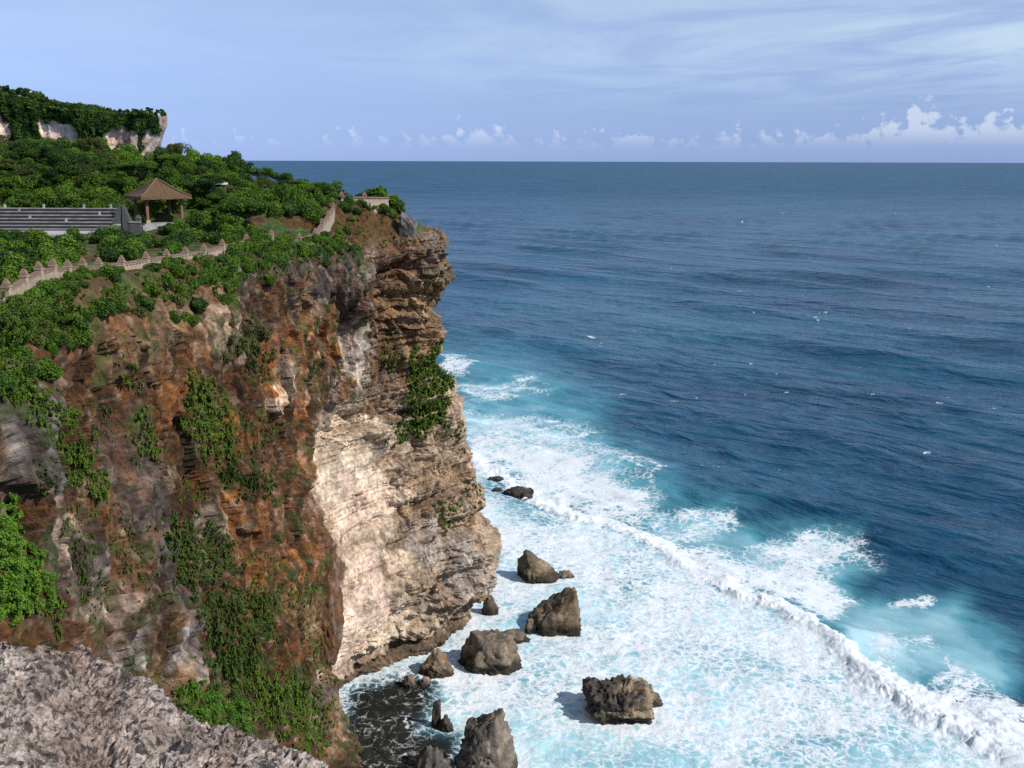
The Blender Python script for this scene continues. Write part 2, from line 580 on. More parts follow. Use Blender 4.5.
def build_cliff():
    step = [0.8, 0.55, 0.24, 0.2, 0.17, 0.15, 0.14, 0.14, 0.13, 0.13, 0.12, 0.3, 1.2, 2.0, 3.0]
    ts = []
    for k in range(len(COLS) - 1):
        a = np.array([COLS[k][0][7], COLS[k][1]])
        b = np.array([COLS[k + 1][0][7], COLS[k + 1][1]])
        n = max(4, int(np.hypot(*(b - a)) / step[k]))
        ts.append(k + np.arange(n) / n)
    t = np.concatenate(ts + [[len(COLS) - 1]])
    nu = len(t)
    XL = catmull(np.stack([c[0] for c in COLS]), t)                # nu x levels
    Yc = catmull([c[1] for c in COLS], t)
    rim = catmull([c[2] for c in COLS], t)
    tx = catmull([c[3][0] for c in COLS], t)
    ty = catmull([c[3][1] for c in COLS], t)
    hin = catmull([c[4] for c in COLS], t)
    din = catmull([c[5] for c in COLS], t)
    # rows up the face
    fr = np.concatenate([np.linspace(0, 0.42, 190), np.linspace(0.42, 1, 330)[1:]])
    Zf = -4 + fr[None, :] * (rim[:, None] + 4)
    # smooth interpolation across levels
    lt = np.interp(Zf.ravel(), ZL, np.arange(len(ZL))).reshape(Zf.shape)
    li = np.clip(np.floor(lt).astype(int), 0, len(ZL) - 2)
    lf = lt - li
    iu = np.arange(nu)[:, None]
    L = len(ZL) - 1
    p0, p1, p2, p3 = (XL[iu, np.clip(li + o, 0, L)] for o in (-1, 0, 1, 2))
    Xf = 0.5 * (2 * p1 + (p2 - p0) * lf + (2 * p0 - 5 * p1 + 4 * p2 - p3) * lf ** 2 + (3 * p1 - p0 - 3 * p2 + p3) * lf ** 3)
    Yf = np.repeat(Yc[:, None], Zf.shape[1], 1)
    # the turf edge is rounded over; rows run on inland
    d = np.concatenate([np.arange(1, 60) * 0.16, 9.5 + np.cumsum(np.linspace(0.25, 9, 66))])
    d = d[d < 300]
    dirx, diry = tx - Xf[:, -1], ty - Yc
    ln = np.hypot(dirx, diry)
    dirx, diry = dirx / ln, diry / ln
    dd = np.minimum(d[None, :], ln[:, None])
    Xp = Xf[:, -1:] + dirx[:, None] * dd
    Yp = Yc[:, None] + diry[:, None] * dd
    Zp = rim[:, None] + (hin - rim)[:, None] * sstep(0, 1, dd / din[:, None])
    Zp += 7.0 * sstep(-62, -150, Xp) * sstep(80, 130, Yp) + 2.0 * sstep(-38, -52, Xp) * sstep(132, 142, Yp)
    # the amphitheatre and its stage lie in a level hollow
    X = np.concatenate([Xf, Xp], 1)
    Y = np.concatenate([Yf, Yp], 1)
    Z = np.concatenate([Zf, Zp], 1)
    nv = X.shape[1]
    P = np.stack([X, Y, Z], -1)
    # smooth normals of the undisplaced sheet
    gu = np.gradient(P, axis=0)
    gv = np.gradient(P, axis=1)
    nn = np.cross(gu, gv)
    nn /= np.maximum(np.linalg.norm(nn, axis=-1, keepdims=True), 1e-9)
    P = P.reshape(-1, 3)
    nn = nn.reshape(-1, 3)
    T = np.repeat(t[:, None], nv, 1).ravel()
    D = np.concatenate([np.zeros_like(Xf), dd], 1).ravel()
    face = 1 - sstep(0, 3.0, D)
    z = P[:, 2]
    q = P.copy()
    # ---- displacement
    warp = np.stack([fbm(P / 9, 3, 1), fbm(P / 9, 3, 2), fbm(P / 9, 3, 3)], 1)
    qw = P + warp * 2.2
    cream = sstep(6.6, 7.6, T)
    upper = sstep(42, 54, z)
    along = np.where(T < 7, P[:, 1], P[:, 1] + 0.5 * P[:, 0])
    ribs = ridged(np.stack([along * 0.105 + 0.3 * warp[:, 0] - 0.015 * z, z * 0.022, P[:, 0] * 0.02], 1), 3, 21)
    ribs2 = ridged(np.stack([along * 0.33 + 0.3 * warp[:, 1], z * 0.04, P[:, 0] * 0.05], 1), 4, 31, 0.6)
    rid = ridged(np.stack([qw[:, 0] / 2.2, qw[:, 1] / 2.2, qw[:, 2] / 7.5], 1), 4, 57, 0.55)
    qt = qw * np.array([1, 1, 0.33])
    midt = fbm(qt / 2.3, 4, 59, 0.55)
    finet = fbm(qt / 0.62, 3, 60, 0.6)
    rid2 = ridged(np.stack([qw[:, 0] / .75, qw[:, 1] / .75, qw[:, 2] / (.75 + 1.6 * (1 - cream))], 1), 3, 58, 0.6)
    big = fbm(qw / 7.5, 4, 41)
    mid = fbm(qw / 2.3, 4, 51, 0.55)
    w1, w2, wid = worley(np.stack([qw[:, 0] / 3.2, qw[:, 1] / 3.2, qw[:, 2] / (4.2 + 4.5 * (1 - cream))], 1), 61)
    v1, v2, vid = worley(np.stack([qw[:, 0] / 1.1, qw[:, 1] / 1.1, qw[:, 2] / 1.5], 1), 62)
    crack = sstep(0.0, 0.16, w2 - w1)
    crack2 = sstep(0.0, 0.2, v2 - v1)
    sz = z + 0.9 * warp[:, 2] - 0.06 * P[:, 0]
    lay = perlin(np.stack([along * 0.05, along * 0.02, sz * 0.75], 1), 71)
    lay2 = perlin(np.stack([along * 0.12, along * 0.05, sz * 2.3], 1), 72)
    lay3 = perlin(np.stack([along * 0.3, along * 0.1, sz * 5.5], 1), 73)
    ledge = np.clip(lay * 2.4, -1, 1) * 0.55 + np.clip(lay2 * 2.2, -1, 1) * 0.26 + np.clip(lay3 * 2, -1, 1) * 0.10
    cv = perlin(np.stack([along * 0.21 + 0.45 * warp[:, 0], z * 0.028, z * 0 + 3], 1), 75)
    cmask = sstep(-0.15, 0.3, perlin(np.stack([along * 0.06, z * 0.05, z * 0], 1), 76) + 0.1)
    cut = (1 - sstep(0.0, 0.07, np.abs(cv))) * cmask
    g1, g2, gid = worley(np.stack([(along + 1.5 * warp[:, 0]) / 3.0, P[:, 0] / 9, (z + 2 * warp[:, 1]) / 8.5], 1), 63)
    fine = fbm(qw / 0.62, 3, 55, 0.6)
    bp = perlin(np.stack([along * 0.04, along * 0.02, sz * 0.62 + 0.25 * mid], 1), 78)
    bed = (1 - sstep(0.0, 0.045, np.abs(bp))) * sstep(-0.25, 0.2, perlin(np.stack([along * 0.09, z * 0.2, z * 0], 1), 79))
    smooth_zone = fbm(P / 8, 3, 81) + 0.55 * np.clip(T - 8.9, -1, 1) + 0.5 * sstep(30, 44, z) + 0.45 * (1 - sstep(4, 11, z))
    disp_b = -1.5 * cut + 1.5 * (gid - 0.5) + 0.10 * finet + 1.25 * (ribs - 0.9) + 1.0 * (ribs2 - 0.9) + 0.8 * big + 0.42 * midt + 0.12 * mid + 0.40 * (rid - 0.8) + 0.11 * (rid2 - .8) - 0.30 * (1 - crack) + 0.3 * (wid - 0.5) - 0.06 * (1 - crack2)
    rough_m = sstep(-0.35, 0.25, smooth_zone)
    holes = np.clip(0.42 - w1, 0, 1) * sstep(0.55, 0.75, wid)
    disp_c = 0.8 * big + (0.10 + 0.60 * rough_m) * mid + (0.26 + 0.95 * rough_m) * ledge + 1.35 * rough_m * np.clip(3 * perlin(np.stack([along * 0.06, along * 0.03, sz * 0.24], 1), 77), -1, 1) - 2.8 * holes * rough_m - (0.04 + 0.35 * rough_m) * (1 - crack) + 0.7 * (wid - 0.5) * rough_m + 0.3 * (ribs2 - 0.9) * rough_m + (0.05 + 0.1 * rough_m) * fine + (0.04 + 0.22 * rough_m) * (rid - .8) + (0.03 + 0.10 * rough_m) * (rid2 - .8) - (0.22 + 0.2 * rough_m) * bed
    disp_c += upper * (0.35 * mid + 0.55 * (wid - 0.5) - 0.35 * (1 - crack) + 0.5 * (ribs2 - 0.9) - 0.8 * cut)
    disp = disp_b * (1 - cream) + disp_c * cream
    # whatever bulges in the photograph's face: spurs and hollows of a few metres
    for (bx, by, rx, ry, amt) in BULGES:
        ppx, ppy = PXY0(P)
        g = np.exp(-(((ppx - bx) / rx) ** 2 + ((ppy - by) / ry) ** 2))
        disp = disp + amt * g
    tipfade = 1 - 0.35 * np.exp(-((T - 11) / 0.5) ** 2)
    rimz = np.repeat(rim[:, None], nv, 1).ravel()
    disp = disp * tipfade * (1 - 0.65 * sstep(rimz - 2.2, rimz - 0.2, z))
    top = fbm(P / 5, 4, 91) * 0.5 + (fbm(P / 2.2, 4, 92, 0.6) * 0.7 + 0.35 * ridged(P / 1.8, 3, 93)) * sstep(7.2, 8.0, T) * (1 - sstep(11, 12, T))
    P = P + nn * (disp * face)[:, None]
    P[:, 2] += top * (1 - face)
    return P, nn, T, D, z, (nu, nv), dict(warp=warp, w1=w1, wid=wid, crack=crack, vid=vid, lay=lay, lay2=lay2, sz=sz, ribs=ribs, ribs2=ribs2, q=q, big=big, mid=mid, cream=cream, along=along, gid=gid, rough=rough_m)


_pc = {}


def PXY0(P):
    k = id(P)
    if k not in _pc:
        _pc.clear()
        _pc[k] = project(P)
    return _pc[k]


BULGES = [
    (10, 455, 45, 80, 1.6), (75, 470, 14, 60, -1.0), (345, 275, 26, 36, 1.3), (330, 300, 10, 30, -1.2),
    (262, 440, 22, 60, 1.2), (316, 565, 22, 42, 2.8), (250, 640, 60, 60, 1.4), (140, 520, 22, 90, 0.8),
    (115, 430, 8, 60, -0.9), (205, 540, 14, 70, -0.7), (430, 590, 60, 14, 0.9), (455, 550, 30, 14, 0.5),
    (420, 545, 14, 10, -0.9), (400, 470, 20, 14, -0.5), (385, 330, 9, 60, -0.9), (415, 420, 18, 60, 0.6),
    (352, 332, 9, 20, -2.6), (283, 300, 8, 30, -1.7), (256, 300, 7, 34, -1.6), (334, 410, 8, 10, -1.6), (106, 352, 5, 36, -1.5), (395, 300, 12, 12, -1.0), (166, 305, 4, 20, -1.2), (215, 500, 6, 30, -1.3), (285, 500, 6, 30, -1.2), (55, 395, 5, 40, -1.0), (405, 345, 10, 9, -1.0), (420, 460, 16, 7, -1.0), (395, 548, 9, 9, -1.6), (378, 520, 7, 6, -1.2),
    (440, 320, 14, 16, -0.6), (440, 280, 22, 34, 0.5), (300, 420, 16, 40, -1.1), (225, 470, 12, 50, -0.8),
]

BR = np.array((.098, .046, .019)); RU = np.array((.36, .125, .028)); GY = np.array((.112, .100, .094))
CRM = np.array((.66, .53, .395)); PK = np.array((.67, .49, .375)); DK = np.array((.028, .016, .011))
TN = np.array((.33, .21, .11)); LG = np.array((.34, .31, .29)); DG = np.array((.052, .047, .045))
SOIL = np.array((.10, .055, .028)); GRS = np.array((.055, .10, .022)); MOS = np.array((.046, .068, .017))

ZONES = [  # px, py, rx, ry, lean, colour, amount
    (20, 440, 46, 85, 0.35, GY, 1.0), (70, 560, 34, 70, 0.4, GY, .75), (135, 490, 28, 70, 0.3, GY, .55),
    (160, 560, 24, 60, 0.2, GY, .5), (60, 520, 10, 40, 0.4, PK, .5), (28, 505, 16, 14, 0, PK, .5),
    (185, 320, 70, 34, 0, TN, .45), (215, 330, 30, 26, 0, PK, .45), (120, 345, 40, 30, 0, TN, .3),
    (292, 395, 26, 42, .3, RU, .9), (262, 372, 24, 24, 0, RU, .45), (316, 520, 16, 60, 0, RU, .85), (250, 540, 34, 70, .2, RU, .35),
    (300, 470, 22, 34, 0, RU, .5), (160, 400, 20, 40, 0, RU, .25), (240, 430, 26, 34, 0, RU, .3), (275, 560, 24, 30, 0, RU, .4),
    (278, 428, 30, 26, 0, DK, .65), (262, 450, 26, 24, 0, BR, .6), (235, 345, 16, 40, 0, DK, .35), (205, 365, 26, 20, 0, DK, .35), (255, 290, 14, 40, .1, DK, .55), (292, 300, 10, 30, 0, DK, .55),
    (318, 345, 15, 80, -.05, TN, .5), (300, 330, 8, 50, 0, TN, .5), (283, 385, 10, 30, -.6, CRM, .8), (296, 355, 8, 30, 0, RU, .6), (338, 320, 10, 60, -.1, RU, .7),
    (325, 268, 46, 34, 0, DG, .95), (260, 275, 26, 22, 0, GY, .5), (340, 300, 22, 20, 0, DG, .6), (370, 262, 9, 30, 0, LG, .65), (345, 315, 16, 20, 0, DK, .7),
    (353, 385, 16, 66, -.15, CRM, .75), (330, 440, 22, 50, -.2, CRM, .7), (362, 355, 10, 40, 0, LG, .55),
    (388, 300, 20, 90, 0, BR, .75), (372, 235, 26, 24, 0, BR, .9), (400, 262, 30, 30, 0, BR, .5), (405, 330, 26, 60, 0, TN, .5), (385, 395, 20, 50, 0, BR, .5),
    (436, 262, 22, 42, 0, GY, .75), (428, 310, 26, 24, 0, TN, .6), (442, 305, 12, 20, 0, GY, .6),
    (395, 420, 60, 26, 0, BR, .35), (360, 430, 40, 14, -.3, CRM, .8), (410, 405, 30, 10, -.3, CRM, .7),
    (355, 490, 60, 46, 0, PK, .9), (325, 470, 26, 60, 0, CRM, .7), (330, 560, 20, 60, 0, PK, .6), (380, 470, 34, 34, 0, CRM, .6), (360, 600, 34, 60, -.2, PK, .9), (340, 680, 30, 50, -.3, PK, .85),
    (440, 470, 40, 30, 0, TN, .45), (460, 445, 24, 18, 0, GY, .35), (425, 500, 40, 26, 0, BR, .35), (395, 545, 24, 14, 0, BR, .7), (405, 468, 28, 10, -.3, BR, .65), (428, 508, 30, 12, -.3, BR, .6), (462, 470, 14, 22, 0, BR, .45), (415, 528, 12, 10, 0, RU, .4), (372, 452, 20, 6, -.4, GY, .5), (450, 560, 30, 8, -.4, GY, .5),
    (440, 545, 40, 30, 0, LG, .65), (475, 520, 16, 34, 0, TN, .4), (470, 575, 30, 26, 0, LG, .5), (430, 595, 44, 16, -.4, GY, .45), (395, 625, 50, 22, -.4, CRM, .7), (465, 600, 34, 16, 0, BR, .5), (350, 700, 20, 24, 0, TN, .5),
    (318, 560, 20, 44, 0, BR, .95), (305, 640, 24, 50, 0, BR, .7), (290, 610, 16, 14, 0, TN, .5), (335, 735, 18, 40, 0, TN, .55), (305, 690, 20, 30, 0, GY, .35),
    (125, 650, 20, 34, -.4, LG, .8), (185, 655, 14, 40, -.25, LG, .75), (150, 690, 44, 24, 0, TN, .7), (100, 605, 26, 20, -.5, PK, .45), (155, 640, 16, 50, 0, BR, .5), (180, 600, 16, 34, 0, GY, .5),
    (270, 655, 16, 20, 0, RU, .5), (200, 540, 20, 18, 0, PK, .3), (165, 470, 8, 24, 0, PK, .4), (40, 600, 30, 16, 0, BR, .5),
]


def cliff_colour(P, T, D, z, n):
    px, py = project(n['q'])
    wx = 9 * fbm(P / 3.5, 4, 101, 0.6)
    wy = 14 * fbm(P / 3.5, 4, 102, 0.6)
    ppx, ppy = px + wx * 2.2, py + wy * 2.2
    C = np.repeat(BR[None], len(P), 0)
    cream_low = n['cream'] * (1 - sstep(36, 50, z))
    C = C + (TN * 1.1 - C) * (n['cream'] * 0.85)[:, None]
    C = C + (CRM * 0.85 - C) * (cream_low * 0.62)[:, None]
    for (cx, cy, rx, ry, lean, colr, amt) in ZONES:
        dx = ppx - cx - lean * (ppy - cy)
        g = amt * (1 - sstep(0.45, 1.25, np.sqrt((dx / rx) ** 2 + ((ppy - cy) / ry) ** 2)))
        C = C + (colr - C) * g[:, None]
    # mottling with its own shapes: rust blooms, grey crusts, pale chips, dark water streaks
    tall = np.stack([P[:, 0], P[:, 1], P[:, 2] * 0.28], 1)
    brown = 1 - cream_low
    m1 = sstep(0.12, 0.34, fbm(tall / 1.6, 5, 111, 0.66)) * brown
    C = C + (RU * 0.8 - C) * (0.26 * m1)[:, None]
    m2 = sstep(0.12, 0.36, fbm(tall / 2.2, 5, 112, 0.66))
    C = C + (GY - C) * (0.24 * m2)[:, None]
    m3 = sstep(0.34, 0.50, fbm(P / 0.9, 5, 113, 0.7))
    C = C + (CRM * 0.6 - C) * (0.30 * m3)[:, None]
    st = sstep(0.08, 0.34, fbm(np.stack([n['along'] / 0.9, n['along'] / 3, P[:, 2] / 7], 1), 5, 114, 0.66))
    C = C + (DK - C) * ((0.62 * brown + 0.10 * (1 - brown)) * st)[:, None]
    # brown wash running down the broken part of the pale rock
    ws = sstep(0.0, 0.4, fbm(np.stack([n['along'] / 1.6, n['along'] / 4, P[:, 2] / 5], 1), 5, 119, 0.6)) * n['rough'] * n['cream']
    C = C + (np.array((.20, .11, .055)) - C) * (0.42 * ws)[:, None]
    # bedding: thin grey and brown seams in the pale limestone
    seam = sstep(0.12, 0.42, n['lay2']) * sstep(-0.1, 0.4, fbm(P / 4, 3, 115))
    C = C + (GY * 0.9 - C) * ((0.2 + 0.4 * n['rough']) * seam * n['cream'])[:, None]
    seam2 = sstep(0.15, 0.4, -n['lay']) * sstep(-0.2, 0.3, fbm(P / 5, 3, 116))
    C = C + (TN * 0.75 - C) * (0.45 * seam2 * n['cream'])[:, None]
    # per block differences
    C = C * (0.86 + 0.28 * n['wid'])[:, None] * (0.9 + 0.2 * n['vid'])[:, None] * (1 + (0.35 * n['gid'] - 0.18) * (1 - n['cream']))[:, None]
    # algae and wet stain at the tide line
    tide = 1 - sstep(1.5, 5.0, z + 1.5 * n['mid'])
    C = C + (np.array((.085, .055, .032)) - C) * (0.8 * tide)[:, None]
    # a green film of moss and grass tufts on the brown face
    mos = sstep(0.12, 0.5, fbm(P / 2.6, 5, 117, 0.6)) * (1 - n['cream']) * 0.72
    C = C + (MOS - C) * mos[:, None]
    # plateau: soil and turf
    turf = sstep(0.3, 3.0, D)
    g2 = sstep(-0.25, 0.2, fbm(P / 3.0, 4, 118))
    land = SOIL + (GRS - SOIL) * g2[:, None]
    bank = n['cream'] * (1 - sstep(5.5, 8.0, D)) * sstep(7.2, 8.0, T) * (1 - sstep(9.8, 10.4, T))
    land = land + (BR * 0.85 - land) * (0.85 * bank)[:, None]
    C = C + (land - C) * turf[:, None]
    return np.clip(C, 0.01, 0.8)


P, NN, T, D, Z0, (NU, NV), NZ = build_cliff()
Cc = cliff_colour(P, T, D, Z0, NZ)
FQ = grid_faces(NU, NV)
me = mesh_np('cliff', P, FQ, False)
set_col(me, 'col', Cc)
cliff = tag(link('cliff', me, None, M_CLIFF), kind='structure')

G3 = P.reshape(NU, NV, 3)[::2, ::2]
BV_CLIFF = BVHTree.FromPolygons([tuple(p) for p in G3.reshape(-1, 3).tolist()], grid_faces(*G3.shape[:2]).tolist())
CAM = Vector((0, 0, CAM_Z))


def shoot(px, py, bvh=None):
    d = Vector(ray(px, py)).normalized()
    hit, nor, _, dist = (bvh or BV_CLIFF).ray_cast(CAM, d)
    if hit is None:
        return None, None
    if nor.dot(d) > 0:
        nor = -nor
    return hit, nor


def ground(x, y):
    hit, nor, _, _ = BV_CLIFF.ray_cast(Vector((x, y, 200)), Vector((0, 0, -1)))
    return hit.z if hit is not None else 66.0


# ------------------------------------------------------------------ the sea
BREAK = [(455, 440), (474, 455), (500, 480), (540, 502), (600, 522), (650, 537), (680, 557), (720, 583), (760, 603), (800, 618),
         (828, 640), (850, 664), (885, 692), (930, 717), (980, 738), (1024, 762), (1100, 800), (1250, 870)]
CREST_W = [(440, 6), (474, 10), (540, 24), (600, 26), (650, 18), (720, 18), (780, 20), (825, 8), (850, 9), (900, 22), (980, 34), (1024, 40), (1250, 60)]


def build_sea():
    rows = np.concatenate([np.linspace(1100, 800, 60)[:-1], np.arange(800, 330, -0.8), np.arange(330, 200, -1.2), 160 + 40 * np.exp(-np.linspace(0, 5.4, 46))])
    colsx = np.concatenate([np.linspace(-900, -20, 50)[:-1], np.arange(-20, 340, 6), np.arange(340, 1060, 0.95), np.linspace(1060, 2000, 60)])
    # rings round a point under the viewer, spaced so that near water is finer than far water
    b = np.arctan2(-(384 - rows) / F_PX, 1.0) + PITCH
    b = np.maximum(b, 0.0012)
    dist = CAM_Z / np.tan(b)
    ang = np.arctan((colsx - 512) / F_PX)
    DI, AN = np.meshgrid(dist, ang, indexing='ij')
    k = 1 / np.cos(AN)
    X, Y = DI * k * np.sin(AN), DI * k * np.cos(AN)
    P = np.stack([X, Y, np.zeros_like(X)], -1).reshape(-1, 3)
    px, py = project(P)
    P2 = P * np.array([1, 1, 0])
    # long swell running in from the open sea
    dd = P2[:, :2] @ np.array([-0.72, -0.69])
    ph = dd / 62 * 2 * math.pi + 2.2 * fbm(P2 / 260, 2, 201) + 0.6 * fbm(P2 / 70, 2, 203)
    fade = 1 - sstep(900, 2500, P[:, 1])
    swell = (np.exp(np.cos(ph) - 1) - 0.45) * 3.6 * fade * (0.4 + 0.9 * sstep(-0.3, 0.5, fbm(P2 / 120, 2, 202)))
    inshore = np.zeros(len(P))
    wx, wy = 16 * fbm(P2 / 14, 4, 211, 0.6), 10 * fbm(P2 / 14, 4, 212, 0.6)
    fx, fy = px + wx, py + wy
    sx, sy = px + 0.35 * wx, py + 0.35 * wy
    # side of the break line: below it on the picture is the surf
    bx = np.array([b_[0] for b_ in BREAK]); by = np.array([b_[1] for b_ in BREAK])
    yb = np.interp(sx, bx, by, left=430)
    inshore = sstep(-6, 10, sy - yb) * sstep(430, 455, py)
    # distance in metres to the break line
    Wl = [at_sea(*q) for q in BREAK]
    wl_ = [(q.x, q.y) for q in Wl]
    jig = 2.0 * fbm(P2 / 8, 3, 221) + 1.1 * np.abs(fbm(P2 / 2.2, 3, 222))
    dm = seg_dist(P[:, 0] + jig, P[:, 1] + jig, wl_)
    behind = py < np.interp(px + jig * 4, bx, by, left=430)
    width = np.interp(px, [c[0] for c in CREST_W], [c[1] for c in CREST_W]) * 0.19
    on = sstep(425, 470, py) * sstep(-50, 0, px)
    roll = np.where(behind, np.exp(-(dm / (width * 0.9 + 0.6)) ** 2), np.exp(-(dm / 1.7) ** 2)) * on
    lump = 1.1 * np.abs(fbm(P2 / 2.4, 2, 231, 0.4)) + 0.35 * np.abs(perlin(P2 / 0.8, 235))
    hgt = (0.22 + 0.017 * np.interp(px, [c[0] for c in CREST_W], [c[1] for c in CREST_W])) * (0.75 + 0.9 * fbm(P2 / 8, 3, 233))
    P[:, 2] = swell * (1 - 0.85 * inshore) + roll * hgt * (1.1 + 0.8 * lump)
    ch = 1 - sstep(300, 900, P[:, 1])
    P[:, 2] += (1 - inshore) * ch * (0.85 * fbm(np.stack([(.75 * P2[:, 0] - .66 * P2[:, 1]) / 30, (.66 * P2[:, 0] + .75 * P2[:, 1]) / 9, P2[:, 0] * 0], 1), 3, 243) + 0.16 * (1 - sstep(200, 420, P[:, 1])) * fbm(np.stack([(.75 * P2[:, 0] - .66 * P2[:, 1]) / 7, (.66 * P2[:, 0] + .75 * P2[:, 1]) / 3, P2[:, 0] * 0], 1), 3, 244))
    P[:, 2] += inshore * (0.16 * fbm(P2 / 3, 4, 241) + 0.15 * fbm(P2 / 10, 2, 242))
    # ---- foam cover and aerated (turquoise) water
    A = np.zeros(len(P)); Tq = np.zeros(len(P))
    A = np.maximum(A, inshore * (0.46 + 0.20 * fbm(P2 / 20, 3, 251) + 0.14 * fbm(P2 / 6, 3, 252)))
    Tq = np.maximum(Tq, inshore * 0.85)
    A = np.maximum(A, sstep(0.18, 0.6, roll + 0.15 * lump) * 1.0)
    streak = 0.24 * fbm(np.stack([(P[:, 0] * .8 + P[:, 1] * .6) / 9, (P[:, 1] * .8 - P[:, 0] * .6) / 3.5, P[:, 0] * 0], 1), 4, 255, 0.6)
    polys_f = [  # foam left behind the breakers
        ([(455, 432), (500, 436), (545, 440), (600, 462), (645, 490), (650, 530), (600, 518), (540, 498), (490, 468)], 20, .60),
        ([(480, 440), (560, 446), (620, 468), (660, 478), (625, 452), (560, 430), (490, 425)], 16, .50),
        ([(660, 545), (700, 545), (760, 556), (820, 566), (858, 600), (822, 622), (780, 604), (720, 582), (680, 558)], 16, .60),
        ([(740, 545), (800, 532), (880, 542), (885, 552), (830, 566), (835, 590), (790, 585), (760, 562)], 14, .50),
        ([(890, 600), (935, 590), (935, 604), (900, 610)], 8, .55), ([(860, 640), (930, 632), (940, 660), (880, 668)], 16, .38),
        ([(900, 700), (950, 690), (1000, 690), (1040, 720), (1040, 752), (980, 728)], 16, .60), ([(940, 660), (1000, 684), (990, 694), (930, 690)], 10, .45),
        ([(440, 356), (470, 362), (472, 372), (445, 374)], 8, .55), ([(455, 382), (545, 384), (548, 394), (470, 396)], 9, .46), ([(450, 398), (470, 396), (480, 405), (455, 410)], 8, .40),
        ([(450, 410), (540, 412), (600, 430), (560, 440), (470, 436)], 14, .38),
        ([(690, 512), (742, 510), (742, 522), (700, 526)], 8, .50), ([(640, 500), (700, 505), (720, 535), (660, 540)], 10, .34),
        ([(640, 470), (668, 474), (650, 484)], 6, .40),
    ]
    for poly, soft, amt in polys_f:
        A = np.maximum(A, (amt + streak) * soft_poly(fx, fy, poly, soft))
    polys_t = [
        ([(440, 350), (520, 358), (590, 400), (600, 440), (650, 470), (690, 510), (740, 525), (700, 560), (600, 530), (460, 445)], 44, .58),
        ([(440, 395), (540, 410), (620, 445), (650, 520), (560, 500), (460, 450)], 22, .8),
        ([(630, 500), (720, 505), (760, 530), (860, 540), (850, 600), (960, 595), (1010, 640), (1010, 690), (940, 690), (900, 700), (820, 630), (700, 570)], 24, .72),
        ([(820, 620), (900, 640), (930, 690), (900, 700), (840, 655)], 14, .95), ([(640, 500), (690, 520), (720, 560), (660, 545)], 14, .9),
        ([(520, 300), (700, 320), (760, 350), (640, 350), (470, 330)], 40, .10),
    ]
    for poly, soft, amt in polys_t:
        Tq = np.maximum(Tq, amt * soft_poly(fx, fy, poly, soft))
    Tq = Tq * (0.85 + 0.35 * fbm(P2 / 18, 4, 261))
    # dark corner of the cove: less foam, its shade put into the water colour
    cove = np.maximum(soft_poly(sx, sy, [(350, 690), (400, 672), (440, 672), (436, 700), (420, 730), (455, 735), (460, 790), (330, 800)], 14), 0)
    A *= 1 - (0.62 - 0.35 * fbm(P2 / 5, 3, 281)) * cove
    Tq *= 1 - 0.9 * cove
    reef = np.maximum(soft_poly(fx, fy, [(478, 478), (505, 482), (545, 505), (560, 525), (520, 520), (485, 505)], 12), 0)
    A *= 1 - 0.35 * reef
    Tq *= 1 - 0.4 * reef
    calm = soft_poly(fx, fy, [(540, 735), (610, 705), (640, 735), (700, 755), (640, 790), (520, 790)], 18)
    A *= 1 - 0.35 * calm
    # wash breaking round the rocks
    for (a, b_, base) in ((517, 562, 584), (527, 582, 634), (460, 522, 672), (581, 661, 724), (452, 519, 800), (481, 499, 613), (419, 454, 677)):
        c_ = at_sea((a + b_) / 2, base)
        w_ = (b_ - a) / F_PX * c_.length * 0.5
        r_ = np.hypot((P[:, 0] - c_.x) / w_, (P[:, 1] - c_.y - .6 * w_) / (w_ * .8)) + 0.25 * fbm(P2 / 2.5, 3, 283)
        A = np.maximum(A, 0.78 * (1 - sstep(1.05, 1.45, r_)) * (0.8 + 0.5 * fbm(P2 / 1.5, 3, 284)))
    # whitecaps far out
    wc = sstep(0.80, 0.90, fbm(np.stack([P[:, 0] / 8, P[:, 1] / 4, P[:, 0] * 0], 1), 4, 271, 0.6)) * (py < 470) * (P[:, 1] < 1500) * sstep(0.0, 0.4, fbm(P2 / 60, 2, 272) + 0.1)
    A = np.maximum(A, 0.47 * wc)
    c0 = at_sea(591, 336)
    d0 = np.hypot((P[:, 0] - c0.x + 0.4 * (P[:, 1] - c0.y)) / 1.5, (P[:, 1] - c0.y) / 3)
    A = np.maximum(A, 0.75 * np.exp(-d0 ** 2))
    return P, (len(rows), len(colsx)), np.stack([np.clip(A, 0, 1), np.clip(Tq, 0, 1), cove], 1)


